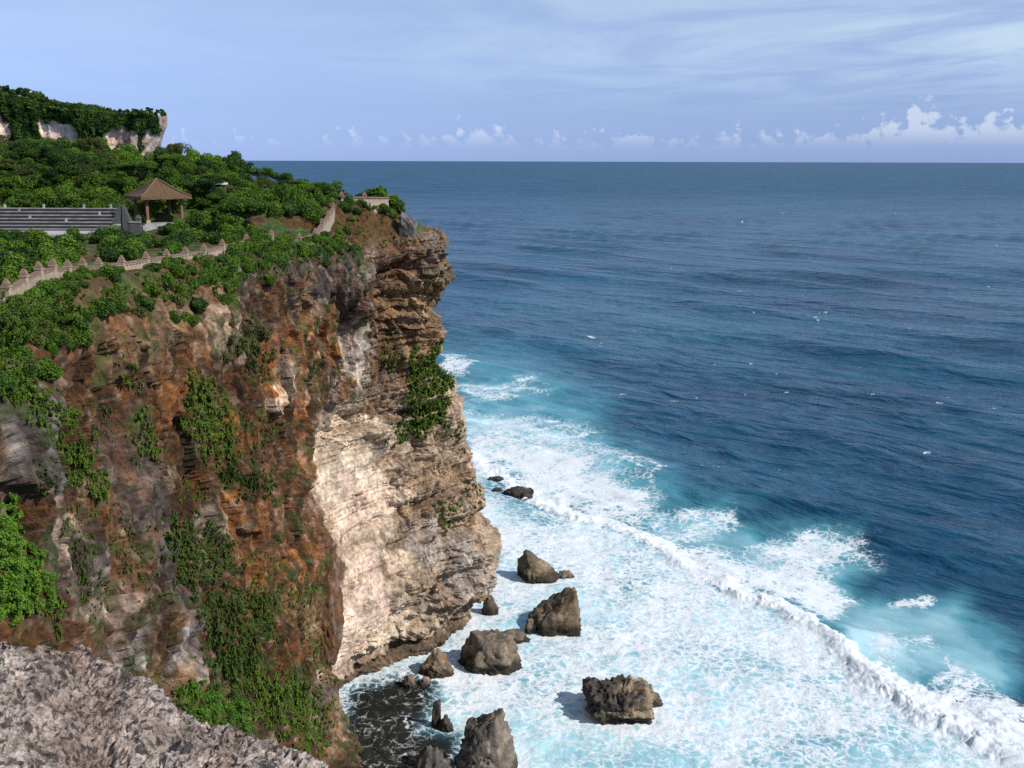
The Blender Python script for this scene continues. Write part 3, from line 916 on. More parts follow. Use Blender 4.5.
def mat_sea():
    m, n, l, b = new_mat('sea_water')
    a = N(n, 'ShaderNodeAttribute', attribute_name='sea')
    sep = N(n, 'ShaderNodeSeparateColor')
    l.new(a.outputs['Color'], sep.inputs[0])
    g = N(n, 'ShaderNodeNewGeometry')
    # foam lace: veins of a warped cell pattern plus soft noise
    wn_ = N(n, 'ShaderNodeTexNoise', i_Scale=0.22, i_Detail=4.0, i_Roughness=0.6)
    l.new(g.outputs['Position'], wn_.inputs['Vector'])
    wv = N(n, 'ShaderNodeVectorMath', operation='MULTIPLY_ADD')
    wv.inputs[1].default_value = (4.0, 4.0, 0)
    l.new(wn_.outputs['Color'], wv.inputs[0]); l.new(g.outputs['Position'], wv.inputs[2])
    flat = N(n, 'ShaderNodeVectorMath', operation='MULTIPLY')
    flat.inputs[1].default_value = (1, 1, 0)
    l.new(wv.outputs[0], flat.inputs[0])
    vo = N(n, 'ShaderNodeTexVoronoi', feature='DISTANCE_TO_EDGE', i_Scale=0.62)
    vo2 = N(n, 'ShaderNodeTexVoronoi', feature='DISTANCE_TO_EDGE', i_Scale=1.9)
    l.new(flat.outputs[0], vo.inputs['Vector']); l.new(flat.outputs[0], vo2.inputs['Vector'])
    nf = N(n, 'ShaderNodeTexNoise', i_Scale=0.95, i_Detail=8.0, i_Roughness=0.7)
    l.new(flat.outputs[0], nf.inputs['Vector'])
    v1 = N(n, 'ShaderNodeMapRange', i_1=0.0, i_2=0.30, i_3=1.0, i_4=0.0)
    l.new(vo.outputs['Distance'], v1.inputs[0])
    v2 = N(n, 'ShaderNodeMapRange', i_1=0.0, i_2=0.35, i_3=1.0, i_4=0.0)
    l.new(vo2.outputs['Distance'], v2.inputs[0])
    s1 = N(n, 'ShaderNodeMath', operation='MULTIPLY_ADD', i_1=0.36)
    l.new(v1.outputs[0], s1.inputs[0])
    s2 = N(n, 'ShaderNodeMath', operation='MULTIPLY', i_1=0.32)
    l.new(v2.outputs[0], s2.inputs[0]); l.new(s2.outputs[0], s1.inputs[2])
    nr = N(n, 'ShaderNodeMapRange', i_1=0.25, i_2=0.75, i_3=0.0, i_4=0.46)
    l.new(nf.outputs[0], nr.inputs[0])
    s3 = N(n, 'ShaderNodeMath', operation='ADD')
    l.new(s1.outputs[0], s3.inputs[0]); l.new(nr.outputs[0], s3.inputs[1])
    # cover: pattern + 2*density - threshold
    den = N(n, 'ShaderNodeMath', operation='MULTIPLY_ADD', i_1=1.35)
    l.new(sep.outputs[0], den.inputs[0]); l.new(s3.outputs[0], den.inputs[2])
    fm = N(n, 'ShaderNodeMapRange', interpolation_type='SMOOTHSTEP', i_1=0.92, i_2=1.42, i_3=0.0, i_4=1.0)
    l.new(den.outputs[0], fm.inputs[0])
    has = N(n, 'ShaderNodeMapRange', i_1=0.02, i_2=0.2, i_3=0.0, i_4=1.0)
    l.new(sep.outputs[0], has.inputs[0])
    foam = N(n, 'ShaderNodeMath', operation='MULTIPLY')
    l.new(fm.outputs[0], foam.inputs[0]); l.new(has.outputs[0], foam.inputs[1])
    # water body
    big = N(n, 'ShaderNodeTexNoise', i_Scale=0.012, i_Detail=4.0, i_Roughness=0.55)
    mpb = N(n, 'ShaderNodeMapping')
    mpb.inputs['Scale'].default_value = (0.6, 1.0, 1)
    l.new(g.outputs['Position'], mpb.inputs[0]); l.new(mpb.outputs[0], big.inputs['Vector'])
    br = N(n, 'ShaderNodeMapRange', i_1=0.35, i_2=0.65, i_3=0.0, i_4=1.0)
    l.new(big.outputs[0], br.inputs[0])
    deep = N(n, 'ShaderNodeMix', data_type='RGBA')
    l.new(br.outputs[0], deep.inputs[0])
    deep.inputs[6].default_value = (*DEEP_A, 1)
    deep.inputs[7].default_value = (*DEEP_B, 1)
    tq = N(n, 'ShaderNodeValToRGB')
    e = tq.color_ramp.elements
    e[0].position, e[0].color = 0.0, (0, 0, 0, 1)
    e[1].position, e[1].color = 1.0, (0.55, 0.75, 0.75, 1)
    e2 = tq.color_ramp.elements.new(0.45); e2.color = (0.075, 0.235, 0.245, 1)
    l.new(sep.outputs[1], tq.inputs[0])
    wcol = N(n, 'ShaderNodeMix', data_type='RGBA', blend_type='ADD', i_0=1.0)
    l.new(deep.outputs[2], wcol.inputs[6]); l.new(tq.outputs[0], wcol.inputs[7])
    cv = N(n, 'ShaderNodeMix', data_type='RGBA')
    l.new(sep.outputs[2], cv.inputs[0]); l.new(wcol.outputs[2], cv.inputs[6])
    cv.inputs[7].default_value = (0.014, 0.017, 0.014, 1)  # near-black cove water: dark wet rock plus painted shade
    cf = N(n, 'ShaderNodeMix', data_type='RGBA')
    l.new(foam.outputs[0], cf.inputs[0]); l.new(cv.outputs[2], cf.inputs[6])
    cf.inputs[7].default_value = (0.75, 0.79, 0.81, 1)
    l.new(cf.outputs[2], b.inputs['Base Color'])
    sy_ = N(n, 'ShaderNodeSeparateXYZ')
    l.new(g.outputs['Position'], sy_.inputs[0])
    far = N(n, 'ShaderNodeMapRange', i_1=250.0, i_2=2500.0, i_3=0.15, i_4=0.40)   # waves too small to see roughen the far water
    l.new(sy_.outputs['Y'], far.inputs[0])
    ro = N(n, 'ShaderNodeMapRange', i_1=0.0, i_2=1.0, i_4=0.9)
    l.new(far.outputs[0], ro.inputs[3])
    l.new(foam.outputs[0], ro.inputs[0]); l.new(ro.outputs[0], b.inputs['Roughness'])
    b.inputs['IOR'].default_value = 1.333
    b.inputs['Specular IOR Level'].default_value = 0.34
    # chop
    mpc = N(n, 'ShaderNodeMapping')
    mpc.inputs['Scale'].default_value = (0.42, 1.0, 1)
    mpr = N(n, 'ShaderNodeMapping')
    mpr.inputs['Rotation'].default_value = (0, 0, 0.66)
    l.new(g.outputs['Position'], mpr.inputs[0])
    l.new(mpr.outputs[0], mpc.inputs[0])
    c1 = N(n, 'ShaderNodeTexNoise', i_Scale=0.10, i_Detail=5.0, i_Roughness=0.55, i_Distortion=0.4)
    l.new(mpc.outputs[0], c1.inputs['Vector'])
    c2 = N(n, 'ShaderNodeTexNoise', i_Scale=1.6, i_Detail=5.0, i_Roughness=0.6)
    l.new(flat.outputs[0], c2.inputs['Vector'])
    b1 = N(n, 'ShaderNodeBump', i_Strength=1.0)
    chd = N(n, 'ShaderNodeMapRange', i_1=0.0, i_2=0.6, i_3=CHOP, i_4=0.5)
    l.new(sep.outputs[1], chd.inputs[0]); l.new(chd.outputs[0], b1.inputs['Distance'])
    l.new(c1.outputs[0], b1.inputs['Height'])
    b2 = N(n, 'ShaderNodeBump', i_Strength=1.0)
    fh = N(n, 'ShaderNodeMath', operation='MULTIPLY_ADD', i_1=0.06, i_2=0.06)
    l.new(foam.outputs[0], fh.inputs[0]); l.new(fh.outputs[0], b2.inputs['Distance'])
    l.new(c2.outputs[0], b2.inputs['Height']); l.new(b1.outputs[0], b2.inputs['Normal'])
    l.new(b2.outputs[0], b.inputs['Normal'])
    return m


DEEP_A, DEEP_B, CHOP = (0.007, 0.046, 0.097), (0.014, 0.093, 0.160), 4.4
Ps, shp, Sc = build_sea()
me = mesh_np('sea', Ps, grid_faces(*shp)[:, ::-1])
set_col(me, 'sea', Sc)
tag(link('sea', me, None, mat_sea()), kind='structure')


# ------------------------------------------------------------------ rocks in the surf
def rock(name, label, px0, px1, py_top, py_base, planes=None, seed=1, Y=None, dark=.72, split=0.0, under=0.0, tone=(.15, .115, .085), tone2=(.30, .22, .15), flute=0.0, deep=0.8, sub=5, group=None, cat='rock', lean=0.0, base_z=0.0):
    """a faceted boulder: the meeting of cut planes, roughened; sized from its place on the water"""
    pm = (px0 + px1) / 2
    c = at_sea(pm, py_base, base_z) if Y is None else at(pm, py_base, Y)
    base_z = c.z
    land = Y is not None
    dist = c.y / ray(pm, py_base)[1]
    w = (px1 - px0) / F_PX * dist / 2
    dep = w * deep
    dn = math.asin(-(c.z - CAM_Z) / (c - CAM).length)
    app = (py_base - py_top) / F_PX * dist
    h = max(0.35 * w, (app - 0.5 * dep * math.sin(dn)) / math.cos(dn))
    cy = c.y + dep * 0.75
    bm = bmesh.new()
    bmesh.ops.create_icosphere(bm, subdivisions=sub, radius=1)
    V = np.array([v.co[:] for v in bm.verts])
    Fq = np.array([[v.index for v in f.verts] for f in bm.faces])
    bm.free()
    rg = np.random.default_rng(seed)
    pl = list(planes or [])
    for k in range(4 if planes else 9):
        a = rg.uniform(0, 2 * math.pi)
        e = rg.uniform(-0.15, 0.8)
        pl.append((math.cos(a) * math.cos(e), math.sin(a) * math.cos(e), math.sin(e), rg.uniform(0.80, 1.0)))
    r = np.full(len(V), 1.15)
    for (x, y, zz, d) in pl:
        nrm = np.array([x, y, zz]); nrm = nrm / np.linalg.norm(nrm)
        s = V @ nrm
        rr = np.where(s > 0.05, d / np.maximum(s, 0.05), 9)
        r = np.minimum(r, rr)
    Q = V * r[:, None]
    Q /= np.array([np.abs(Q[:, 0]).max(), np.abs(Q[:, 1]).max(), Q[:, 2].max()])
    Q[:, 0] += lean * np.maximum(Q[:, 2], 0)
    Q = Q * np.array([w, dep, h])
    Q[:, 2] = np.where(Q[:, 2] < 0, Q[:, 2] * 0.8, Q[:, 2])
    if under:
        kk = 1 - under * (1 - sstep(-.1 * h, .5 * h, Q[:, 2]))
        Q[:, 0] *= kk; Q[:, 1] *= kk
    W = Q + np.array([pm * 3.1, py_base * 1.7, 0])
    n1 = fbm(W / (w * 0.45), 4, seed)
    n2 = ridged(W / (w * 0.22), 4, seed + 3)
    n3 = fbm(W / 0.45, 3, seed + 9)
    wa, wb, wid = worley(W / (w * 0.42), seed + 5)
    k = np.minimum(w, 5) * 0.2
    V2 = V.copy()
    disp = k * (0.5 * n1 + 0.26 * (n2 - 0.7) + 0.35 * (wid - 0.5) - 0.4 * (1 - sstep(0, .15, wb - wa))) + 0.16 * n3
    if flute:
        fl = ridged(np.stack([W[:, 0] / 1.1, W[:, 1] / 2.2, W[:, 2] / 9], 1), 2, seed + 13)
        up = sstep(0.25 * h, 0.95 * h, Q[:, 2])
        Q[:, 2] += flute * up * (fl - 0.6) * 1.6
        disp = disp + 0.38 * (fl - 0.6)
    Q = Q + V2 * disp[:, None]
    for _ in range(4):                                              # true size: the outline must fill its place
        vis = Q[Q[:, 2] > 0.05] + np.array([c.x, cy, base_z])
        qx, qy = project(vis)
        kx = (px1 - px0) / max(qx.max() - qx.min(), 1)
        kz = (py_base - py_top) / max(py_base - qy.min(), 1)
        Q[:, 0] *= kx; Q[:, 1] *= kx ** 0.5
        Q[:, 2] *= kz ** 0.8
        vis = Q[Q[:, 2] > 0.05] + np.array([c.x, cy, base_z])
        qx, qy = project(vis)
        c.x += (pm - (qx.max() + qx.min()) / 2) / F_PX * dist
        cy += (qy.max() - py_base) / F_PX * dist / max(math.sin(dn), .2)
    h = Q[:, 2].max()
    me = mesh_np(name, Q, Fq, True)
    cm = np.clip(0.5 + 0.9 * fbm(W / (w * 0.35), 4, seed + 21), 0, 1)
    C = np.array(tone) + (np.array(tone2) - np.array(tone)) * cm[:, None]
    if split:                                                       # dark crown and painted shade on the left side, lit tan stone elsewhere
        sp = sstep(-.15, .2, -Q[:, 0] / w * .6 + (Q[:, 2] / h - .62) * 1.3 + .4 * n1) * split
        C = C + (np.array((.055, .05, .048)) - C) * sp[:, None]
    g = sstep(0.1, 0.5, fbm(W / (w * 0.5), 4, seed + 31)) * (1 - split)
    C = C + (np.array((.20, .19, .185)) - C) * (0.6 * g)[:, None]
    C = C * (0.75 + 0.5 * wid)[:, None]
    C = C * dark
    wet = (1 - sstep(0.14 * h, 0.42 * h, Q[:, 2] + 0.5 * n1)) * (0 if land else 1)
    C = C + (np.array((.022, .018, .013)) - C) * (0.88 * wet)[:, None]
    set_col(me, 'col', np.clip(C, 0.01, 1))
    o = link(name, me, None, M_SEAROCK)
    o.location = (c.x, cy, base_z)
    tag(o, label, cat, group)
    return o


SG = 'boulders standing in the surf below the cliff'
rock('sea_rock', 'pointed brown boulder farthest out in the surf with a sharp peak', 517, 562, 549, 584, [(-1, -.35, .22, .55), (.62, -.35, .8, .50), (-.1, -1, .3, .62), (.3, .8, .5, .7)], 3, lean=-.1, tone=(.20, .15, .09), tone2=(.34, .26, .16), split=.5, group=SG)
rock('sea_rock', 'low dark slab at the right foot of the pointed boulder', 556, 575, 570, 579, None, 4, sub=4, deep=.5, group=SG)
rock('sea_rock', 'tilted square brown block lying in the surf behind the round boulder', 527, 582, 587, 634, [(-.55, -.1, .85, .62), (.85, 0, .3, .72), (-.8, -.4, -.1, .7), (0, -1, .1, .75)], 7, tone=(.17, .125, .08), tone2=(.30, .22, .13), lean=.25, group=SG)
rock('sea_rock', 'small dark knob at the left foot of the tilted square block', 524, 537, 618, 632, None, 9, sub=4, group=SG)
rock('sea_rock', 'small brown rock wedged against the foot of the pale cliff', 481, 499, 594, 613, None, 12, sub=4, tone=(.13, .09, .06), tone2=(.22, .15, .1), group=SG)
rock('sea_rock', 'big rounded grey brown boulder between cliff foot and tilted block', 460, 522, 629, 672, [(0, -1, .25, .72), (.7, -.5, .4, .8), (-.8, -.3, .35, .78), (0.1, 0, 1, .75)], 15, tone=(.16, .125, .095), tone2=(.32, .25, .18), group=SG)
rock('sea_rock', 'flat dark rock just behind the big rounded boulder', 497, 528, 629, 642, None, 16, sub=4, deep=.5, group=SG)
rock('sea_rock', 'tan rock at the mouth of the cliff undercut, left of the rounded boulder', 419, 454, 648, 677, None, 19, tone=(.24, .16, .10), tone2=(.40, .29, .19), group=SG)
rock('sea_rock', 'small dark rock beside the tan rock in the shaded undercut', 402, 416, 674, 688, None, 21, sub=4, group=SG)
rock('sea_rock', 'tiny dark rock at the waterline below the tan rock', 420, 431, 676, 685, None, 22, sub=4, group=SG)
rock('sea_rock', 'jagged dark rock alone in white surf with a row of spiky teeth on top', 581, 655, 676, 724, [(0, -1, .12, .62), (-.95, -.2, .15, .75), (.9, 0, .25, .85), (0, 0, 1, .6), (0, 1, .1, .7)], 25, tone=(.22, .165, .11), tone2=(.42, .32, .21), split=.85, under=.22, flute=0.6, sub=6, group=SG)
rock('sea_rock', 'low pointed shoulder on the right of the jagged toothed rock', 634, 661, 684, 706, [(-.3, 0, 1, .6), (0.8, 0, .8, .7)], 26, tone=(.14, .11, .08), tone2=(.34, .26, .17), sub=4, flute=.25, group=SG)
rock('sea_rock', 'tall peaked grey boulder at the bottom edge with a sunlit tan right side', 452, 519, 708, 800, [(.9, -.35, .30, .74), (-.75, -.55, .36, .70), (-.25, -1, .3, .66), (.2, .8, .5, .75), (-.2, 0, 1, .86)], 31, tone=(.17, .145, .12), tone2=(.34, .27, .2), split=.6, deep=.9, sub=6, group=SG)
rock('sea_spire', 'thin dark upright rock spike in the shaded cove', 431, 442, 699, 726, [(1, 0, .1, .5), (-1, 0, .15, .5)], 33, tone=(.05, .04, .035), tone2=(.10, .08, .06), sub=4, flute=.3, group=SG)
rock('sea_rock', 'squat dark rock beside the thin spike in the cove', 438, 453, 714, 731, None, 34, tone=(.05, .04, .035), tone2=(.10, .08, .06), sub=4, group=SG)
rock('sea_rock', 'ribbed grey rock at the bottom edge left of the tall peaked boulder', 405, 458, 745, 800, None, 36, tone=(.09, .08, .075), tone2=(.17, .14, .11), flute=.4, group=SG)
RG = 'low reef rocks awash by the cliff point'
for (a, b_, c_, d_, lb) in ((504, 534, 486, 496, 'broad black reef rock awash beside the breaking wave'), (488, 504, 476, 481, 'thin black reef rock nearest the cliff point'),
                            (520, 533, 492, 499, 'round black reef rock at the seaward end of the reef'), (524, 532, 498, 502, 'smallest black reef rock left behind by the wave'),
                            (492, 502, 487, 491, 'narrow black reef rock in the backwash under the cliff')):
    rock('reef_rock', lb, a, b_, c_, d_, None, int(a), tone=(.035, .032, .03), tone2=(.08, .07, .06), sub=4, deep=.7, group=RG)


# ------------------------------------------------------------------ wet rock shelf in the cove, coloured darker to carry its shade
def shelf():
    nu, nv = 90, 90
    gx, gy = np.meshgrid(np.linspace(-34, -8, nu), np.linspace(95, 142, nv), indexing='ij')
    Q = np.stack([gx, gy, np.zeros_like(gx)], -1).reshape(-1, 3)
    px, py = project(Q)
    m = soft_poly(px, py, [(330, 700), (400, 672), (430, 664), (424, 690), (410, 712), (425, 742), (420, 800), (300, 830)], 16)
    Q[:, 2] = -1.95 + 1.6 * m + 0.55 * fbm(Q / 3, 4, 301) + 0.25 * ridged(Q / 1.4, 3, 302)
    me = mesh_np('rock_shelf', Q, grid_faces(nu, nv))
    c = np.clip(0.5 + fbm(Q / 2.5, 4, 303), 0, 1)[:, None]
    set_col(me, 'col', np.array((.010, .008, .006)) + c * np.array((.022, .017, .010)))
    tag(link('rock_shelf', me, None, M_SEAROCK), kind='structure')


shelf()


# ------------------------------------------------------------------ the pitted limestone ledge in front of the camera
def near_ledge():
    edge_px = [(-220, 612), (-100, 618), (0, 632), (55, 634), (95, 655), (130, 678), (165, 706), (200, 722), (250, 732), (300, 754), (345, 776), (420, 812), (560, 880), (800, 960)]
    eY = [8.4, 8.0, 7.6, 7.5, 7.35, 7.2, 7.0, 6.9, 6.75, 6.5, 6.3, 5.9, 5.2, 4.4]
    E = np.array([at(p[0], p[1], y)[:] for p, y in zip(edge_px, eY)])
    seglen = np.concatenate([[0], np.cumsum(np.linalg.norm(np.diff(E, axis=0), axis=1))])
    s = np.concatenate([np.linspace(0, seglen[1], 40)[:-1], np.linspace(seglen[1], seglen[10], 900), np.linspace(seglen[10], seglen[-1], 80)[1:]])
    nu = len(s)
    Ei = np.stack([np.interp(s, seglen, E[:, k]) for k in range(3)], 1)
    inn = np.concatenate([np.linspace(0, 2.4, 440), np.linspace(2.45, 5.5, 40)])[::-1]
    out = np.concatenate([np.linspace(0.012, 1.5, 90), np.linspace(1.6, 70, 60)])
    dirv = np.array([-0.35, -0.94, 0.0])
    rows = []
    for d in inn:                                                   # back towards the viewer
        q = Ei + dirv * d
        q[:, 2] = Ei[:, 2] + 0.10 * np.minimum(d, 2.5) + 0.02 * d
        rows.append(q)
    for d in out:                                                   # over the lip and down the near cliff
        q = Ei - dirv * (0.25 * (1 - math.exp(-d * 2)) - 0.02 * d)
        q[:, 2] = Ei[:, 2] - d
        rows.append(q)
    Q = np.stack(rows, 1)
    sh = Q.shape[:2]
    nn = np.cross(np.gradient(Q, axis=0), np.gradient(Q, axis=1))
    nn /= np.maximum(np.linalg.norm(nn, axis=-1, keepdims=True), 1e-9)
    if nn[nu // 2, 100, 2] < 0:
        nn = -nn
    Q = Q.reshape(-1, 3); nn = nn.reshape(-1, 3)
    w = Q + 0.12 * np.stack([fbm(Q * 2.5, 3, 401), fbm(Q * 2.5, 3, 402), fbm(Q * 2.5, 3, 403)], 1)
    a1, a2, aid = worley(w * 4.2, 404)
    b1, b2, bid = worley(w * 16, 405)
    r1 = ridged(w * 3.6, 4, 406, 0.55)
    big = fbm(Q * 0.75, 4, 407)
    band = np.exp(-((Q[:, 0] * 0.9 + Q[:, 1] - 3.9 + 0.5 * fbm(Q * 1.2, 3, 411)) / 0.3) ** 2)
    disp = 0.15 * big + 0.030 * (r1 - 0.8) - 0.16 * np.clip(0.5 - a1, 0, 1) * (aid > 0.35) - 0.13 * np.clip(0.48 - b1, 0, 1) * sstep(.3, .5, bid) + 0.020 * fbm(w * 16, 3, 408, .6) + 0.03 * (ridged(w * 9, 2, 413) - .7)
    disp = disp - 0.10 * band
    Q = Q + nn * disp[:, None]
    me = mesh_np('limestone_ledge', Q, grid_faces(*sh))
    c = np.clip(0.5 + 0.9 * fbm(w * 1.6, 5, 409, 0.6), 0, 1)[:, None]
    C = np.array((.26, .205, .175)) + c * (np.array((.52, .440, .390)) - np.array((.26, .205, .175)))
    rust = sstep(0.15, 0.55, fbm(w * 1.3, 4, 410))
    C = C + (np.array((.22, .12, .075)) - C) * (0.55 * rust)[:, None]
    C = C + (np.array((.20, .13, .10)) - C) * (0.5 * band)[:, None]
    pit = sstep(0.16, 0.26, fbm(w * 17, 3, 412, .6))
    C = C + (np.array((.06, .05, .046)) - C) * (0.85 * pit)[:, None]
    set_col(me, 'col', np.clip(C, 0.02, .8))
    o = link('limestone_ledge', me, None, M_NEAR)
    if me.polygons[200 * 3].normal.z < 0:
        me.flip_normals()
    tag(o, 'rough pitted grey limestone ledge in the bottom left corner, nearest the viewer', 'rock')


near_ledge()


# ------------------------------------------------------------------ leaves, shrubs, trees
def leaf_mesh(name, c, nrm, size, tint, aspect=0.55):
    n = len(c)
    nrm = nrm / np.maximum(np.linalg.norm(nrm, axis=1, keepdims=True), 1e-6)
    r = RNG.normal(size=(n, 3))
    a = np.cross(nrm, r); a /= np.maximum(np.linalg.norm(a, axis=1, keepdims=True), 1e-6)
    b = np.cross(nrm, a)
    s = size[:, None]
    v = np.empty((n, 4, 3))
    v[:, 0] = c - a * s
    v[:, 1] = c - b * s * aspect + nrm * s * 0.18
    v[:, 2] = c + a * s
    v[:, 3] = c + b * s * aspect + nrm * s * 0.18
    me = mesh_np(name, v.reshape(-1, 3), np.arange(n * 4).reshape(n, 4), False)
    t = np.repeat(np.clip(tint, 0, 1), 4)
    set_col(me, 'tint', np.stack([t, t, t], 1))
    return me


def clump_leaves(centres, radii, per, size, flat=0.75, seed=0):
    rg = np.random.default_rng(seed)
    cs, ns, ts = [], [], []
    for c, r in zip(centres, radii):
        k = max(12, int(per * (r ** 2)))
        d = rg.normal(size=(k, 3)); d /= np.linalg.norm(d, axis=1, keepdims=True)
        rad = rg.uniform(0.55, 1.05, size=(k, 1)) ** 0.7
        off = d * rad * r * np.array([1, 1, flat])
        off += rg.normal(size=(k, 3)) * 0.06 * r
        cs.append(np.array(c) + off)
        ns.append(d * 0.7 + np.array([0, 0, 0.6]) + rg.normal(size=(k, 3)) * 0.7)
        ts.append(rg.uniform(0.05, 0.85) + rg.normal(size=k) * 0.17)
    c = np.concatenate(cs)
    return c, np.concatenate(ns), rg.uniform(0.7, 1.3, len(c)) * size, np.concatenate(ts)


def make_tree(name, H, R, seed, mat, shape='round', trunk_h=0.25, leaf=0.135, per=620):
    rg = random.Random(seed)
    root = empty(name)
    mb = MB()
    base = [(0, 0, -0.4)]
    lx, ly = rg.uniform(-.12, .12) * H, rg.uniform(-.12, .12) * H
    pts = [Vector((0, 0, -0.5)), Vector((lx * .2, ly * .2, H * trunk_h * .5)), Vector((lx * .5, ly * .5, H * trunk_h)), Vector((lx * .8, ly * .8, H * .62)), Vector((lx, ly, H * .86))]
    r0 = 0.028 * H + 0.03
    mb.tube(pts, [r0 * 1.25, r0, r0 * .8, r0 * .5, r0 * .18], 8)
    centres, radii = [], []
    nl = 12
    for k in range(nl):
        a = k * 2.4 + rg.uniform(-.4, .4)
        if shape == 'umbrella':
            t0, zz, rr = rg.uniform(.35, .6), H * rg.uniform(.80, .95), R * rg.uniform(.35, .95)
        elif shape == 'tall':
            t0 = rg.uniform(.12, .8); zz = H * (t0 + rg.uniform(.05, .2)); rr = R * (1.15 - t0) * rg.uniform(.7, 1.1)
        else:
            t0 = rg.uniform(.3, .62); zz = H * rg.uniform(.22, .88); rr = R * rg.uniform(.45, .95) * (1.15 - .45 * (zz / H))
        st = Vector((lx * t0, ly * t0, H * t0))
        en = Vector((lx * t0 + math.cos(a) * rr, ly * t0 + math.sin(a) * rr, zz))
        md = (st + en) / 2 + Vector((0, 0, -0.06 * H))
        mb.tube([st, md, en], [r0 * .45, r0 * .3, r0 * .1], 6)
        rad = R * rg.uniform(.30, .46)
        centres.append(en); radii.append(rad)
        for j in range(3):
            centres.append(en + Vector((rg.uniform(-1, 1), rg.uniform(-1, 1), rg.uniform(-.4, .55))) * R * .42)
            radii.append(R * rg.uniform(.16, .30))
    centres += [Vector((lx, ly, H * .9)), Vector((lx * .6, ly * .6, H * .72))]
    radii += [R * .3, R * .42]
    flat = .45 if shape == 'umbrella' else .75
    c, n_, s, t = clump_leaves([x[:] for x in centres], radii, per, leaf, flat, seed)
    t = t + 0.16 * (c[:, 2] / H - .6) * 0
    mb.build('trunk', M_BARK, root, True)
    link('crown', leaf_mesh('crown', c, n_, s, t), root, mat)
    return root


def make_shrub(name, R, H, seed, mat, leaf=0.092, per=1050):
    rg = random.Random(seed)
    cs, rs = [], []
    for k in range(12):
        a = rg.uniform(0, 6.28); d = R * rg.uniform(0, .75)
        cs.append((math.cos(a) * d, math.sin(a) * d, H * rg.uniform(.25, .75) * (1.1 - .5 * d / R)))
        rs.append(R * rg.uniform(.28, .5))
    c, n_, s, t = clump_leaves(cs, rs, per, leaf, .8, seed)
    mb = MB()
    root = empty(name)
    for k in range(4):
        q = cs[k]
        mb.tube([(0.05 * k, 0, -.4), (q[0] * .5, q[1] * .5, q[2] * .5), q], [.045, .03, .012], 5)
    mb.build('stem', M_BARK, root)
    link('foliage', leaf_mesh('foliage', c, n_, s, t), root, mat)
    return root


LF = .27
PROTO_TREES = [make_tree('broadleaf_tree', 6.5, 2.9, 1, M_LEAF), make_tree('broadleaf_tree', 7.0, 3.1, 2, M_LEAF_D), make_tree('broadleaf_tree', 5.5, 2.7, 3, M_LEAF),
               make_tree('broadleaf_tree', 7.5, 2.5, 4, M_LEAF_O, 'tall'), make_tree('umbrella_tree', 4.2, 3.0, 5, M_LEAF, 'umbrella', .5), make_tree('broadleaf_tree', 6.0, 2.3, 6, M_LEAF_D, 'tall'),
               make_tree('broadleaf_tree', 6.0, 3.0, 7, M_LEAF_B), make_tree('sparse_tree', 7.0, 2.4, 8, M_LEAF_O, 'tall', .3, .12, 190), make_tree('feathery_tree', 7.5, 2.6, 9, M_LEAF, 'umbrella', .3, .12, 300)]
TREE_H = [6.5, 7.0, 5.5, 7.5, 4.2, 6.0, 6.0, 7.0, 7.5]
PROTO_SHRUBS = [make_shrub('shrub', 1.0, 1.2, 21, M_LEAF), make_shrub('shrub', 1.1, 1.1, 22, M_LEAF_D), make_shrub('shrub', .9, 1.3, 23, M_LEAF_B), make_shrub('shrub', 1.15, 1.0, 24, M_LEAF), make_shrub('shrub', 1.0, .9, 25, M_LEAF_O)]
used_protos = set()


def plant(protos, k, x, y, z, scale, label, cat, group, zs=1.0, rz=None):
    src = protos[k]
    if src.name in used_protos:
        o = copy_tree(src)
    else:
        used_protos.add(src.name)
        o = src
    o.location = (x, y, z)
    o.rotation_euler = (0, 0, random.uniform(0, 6.28) if rz is None else rz)
    o.scale = (scale, scale, scale * zs)
    tag(o, label, cat, group)
    return o


def ztop(px, py, Y):
    return at(px, py, Y).z


def tree_at(px, py_top, Y, k, label, group, wide=1.0):
    g = at(px, py_top, Y)
    z = ground(g.x, Y)
    h = max(2.0, g.z - z)
    s = h / TREE_H[k]
    sc = min(max(s, .75), 1.5) * wide
    return plant(PROTO_TREES, k, g.x, Y, z, sc, label, 'tree', group, s / sc)


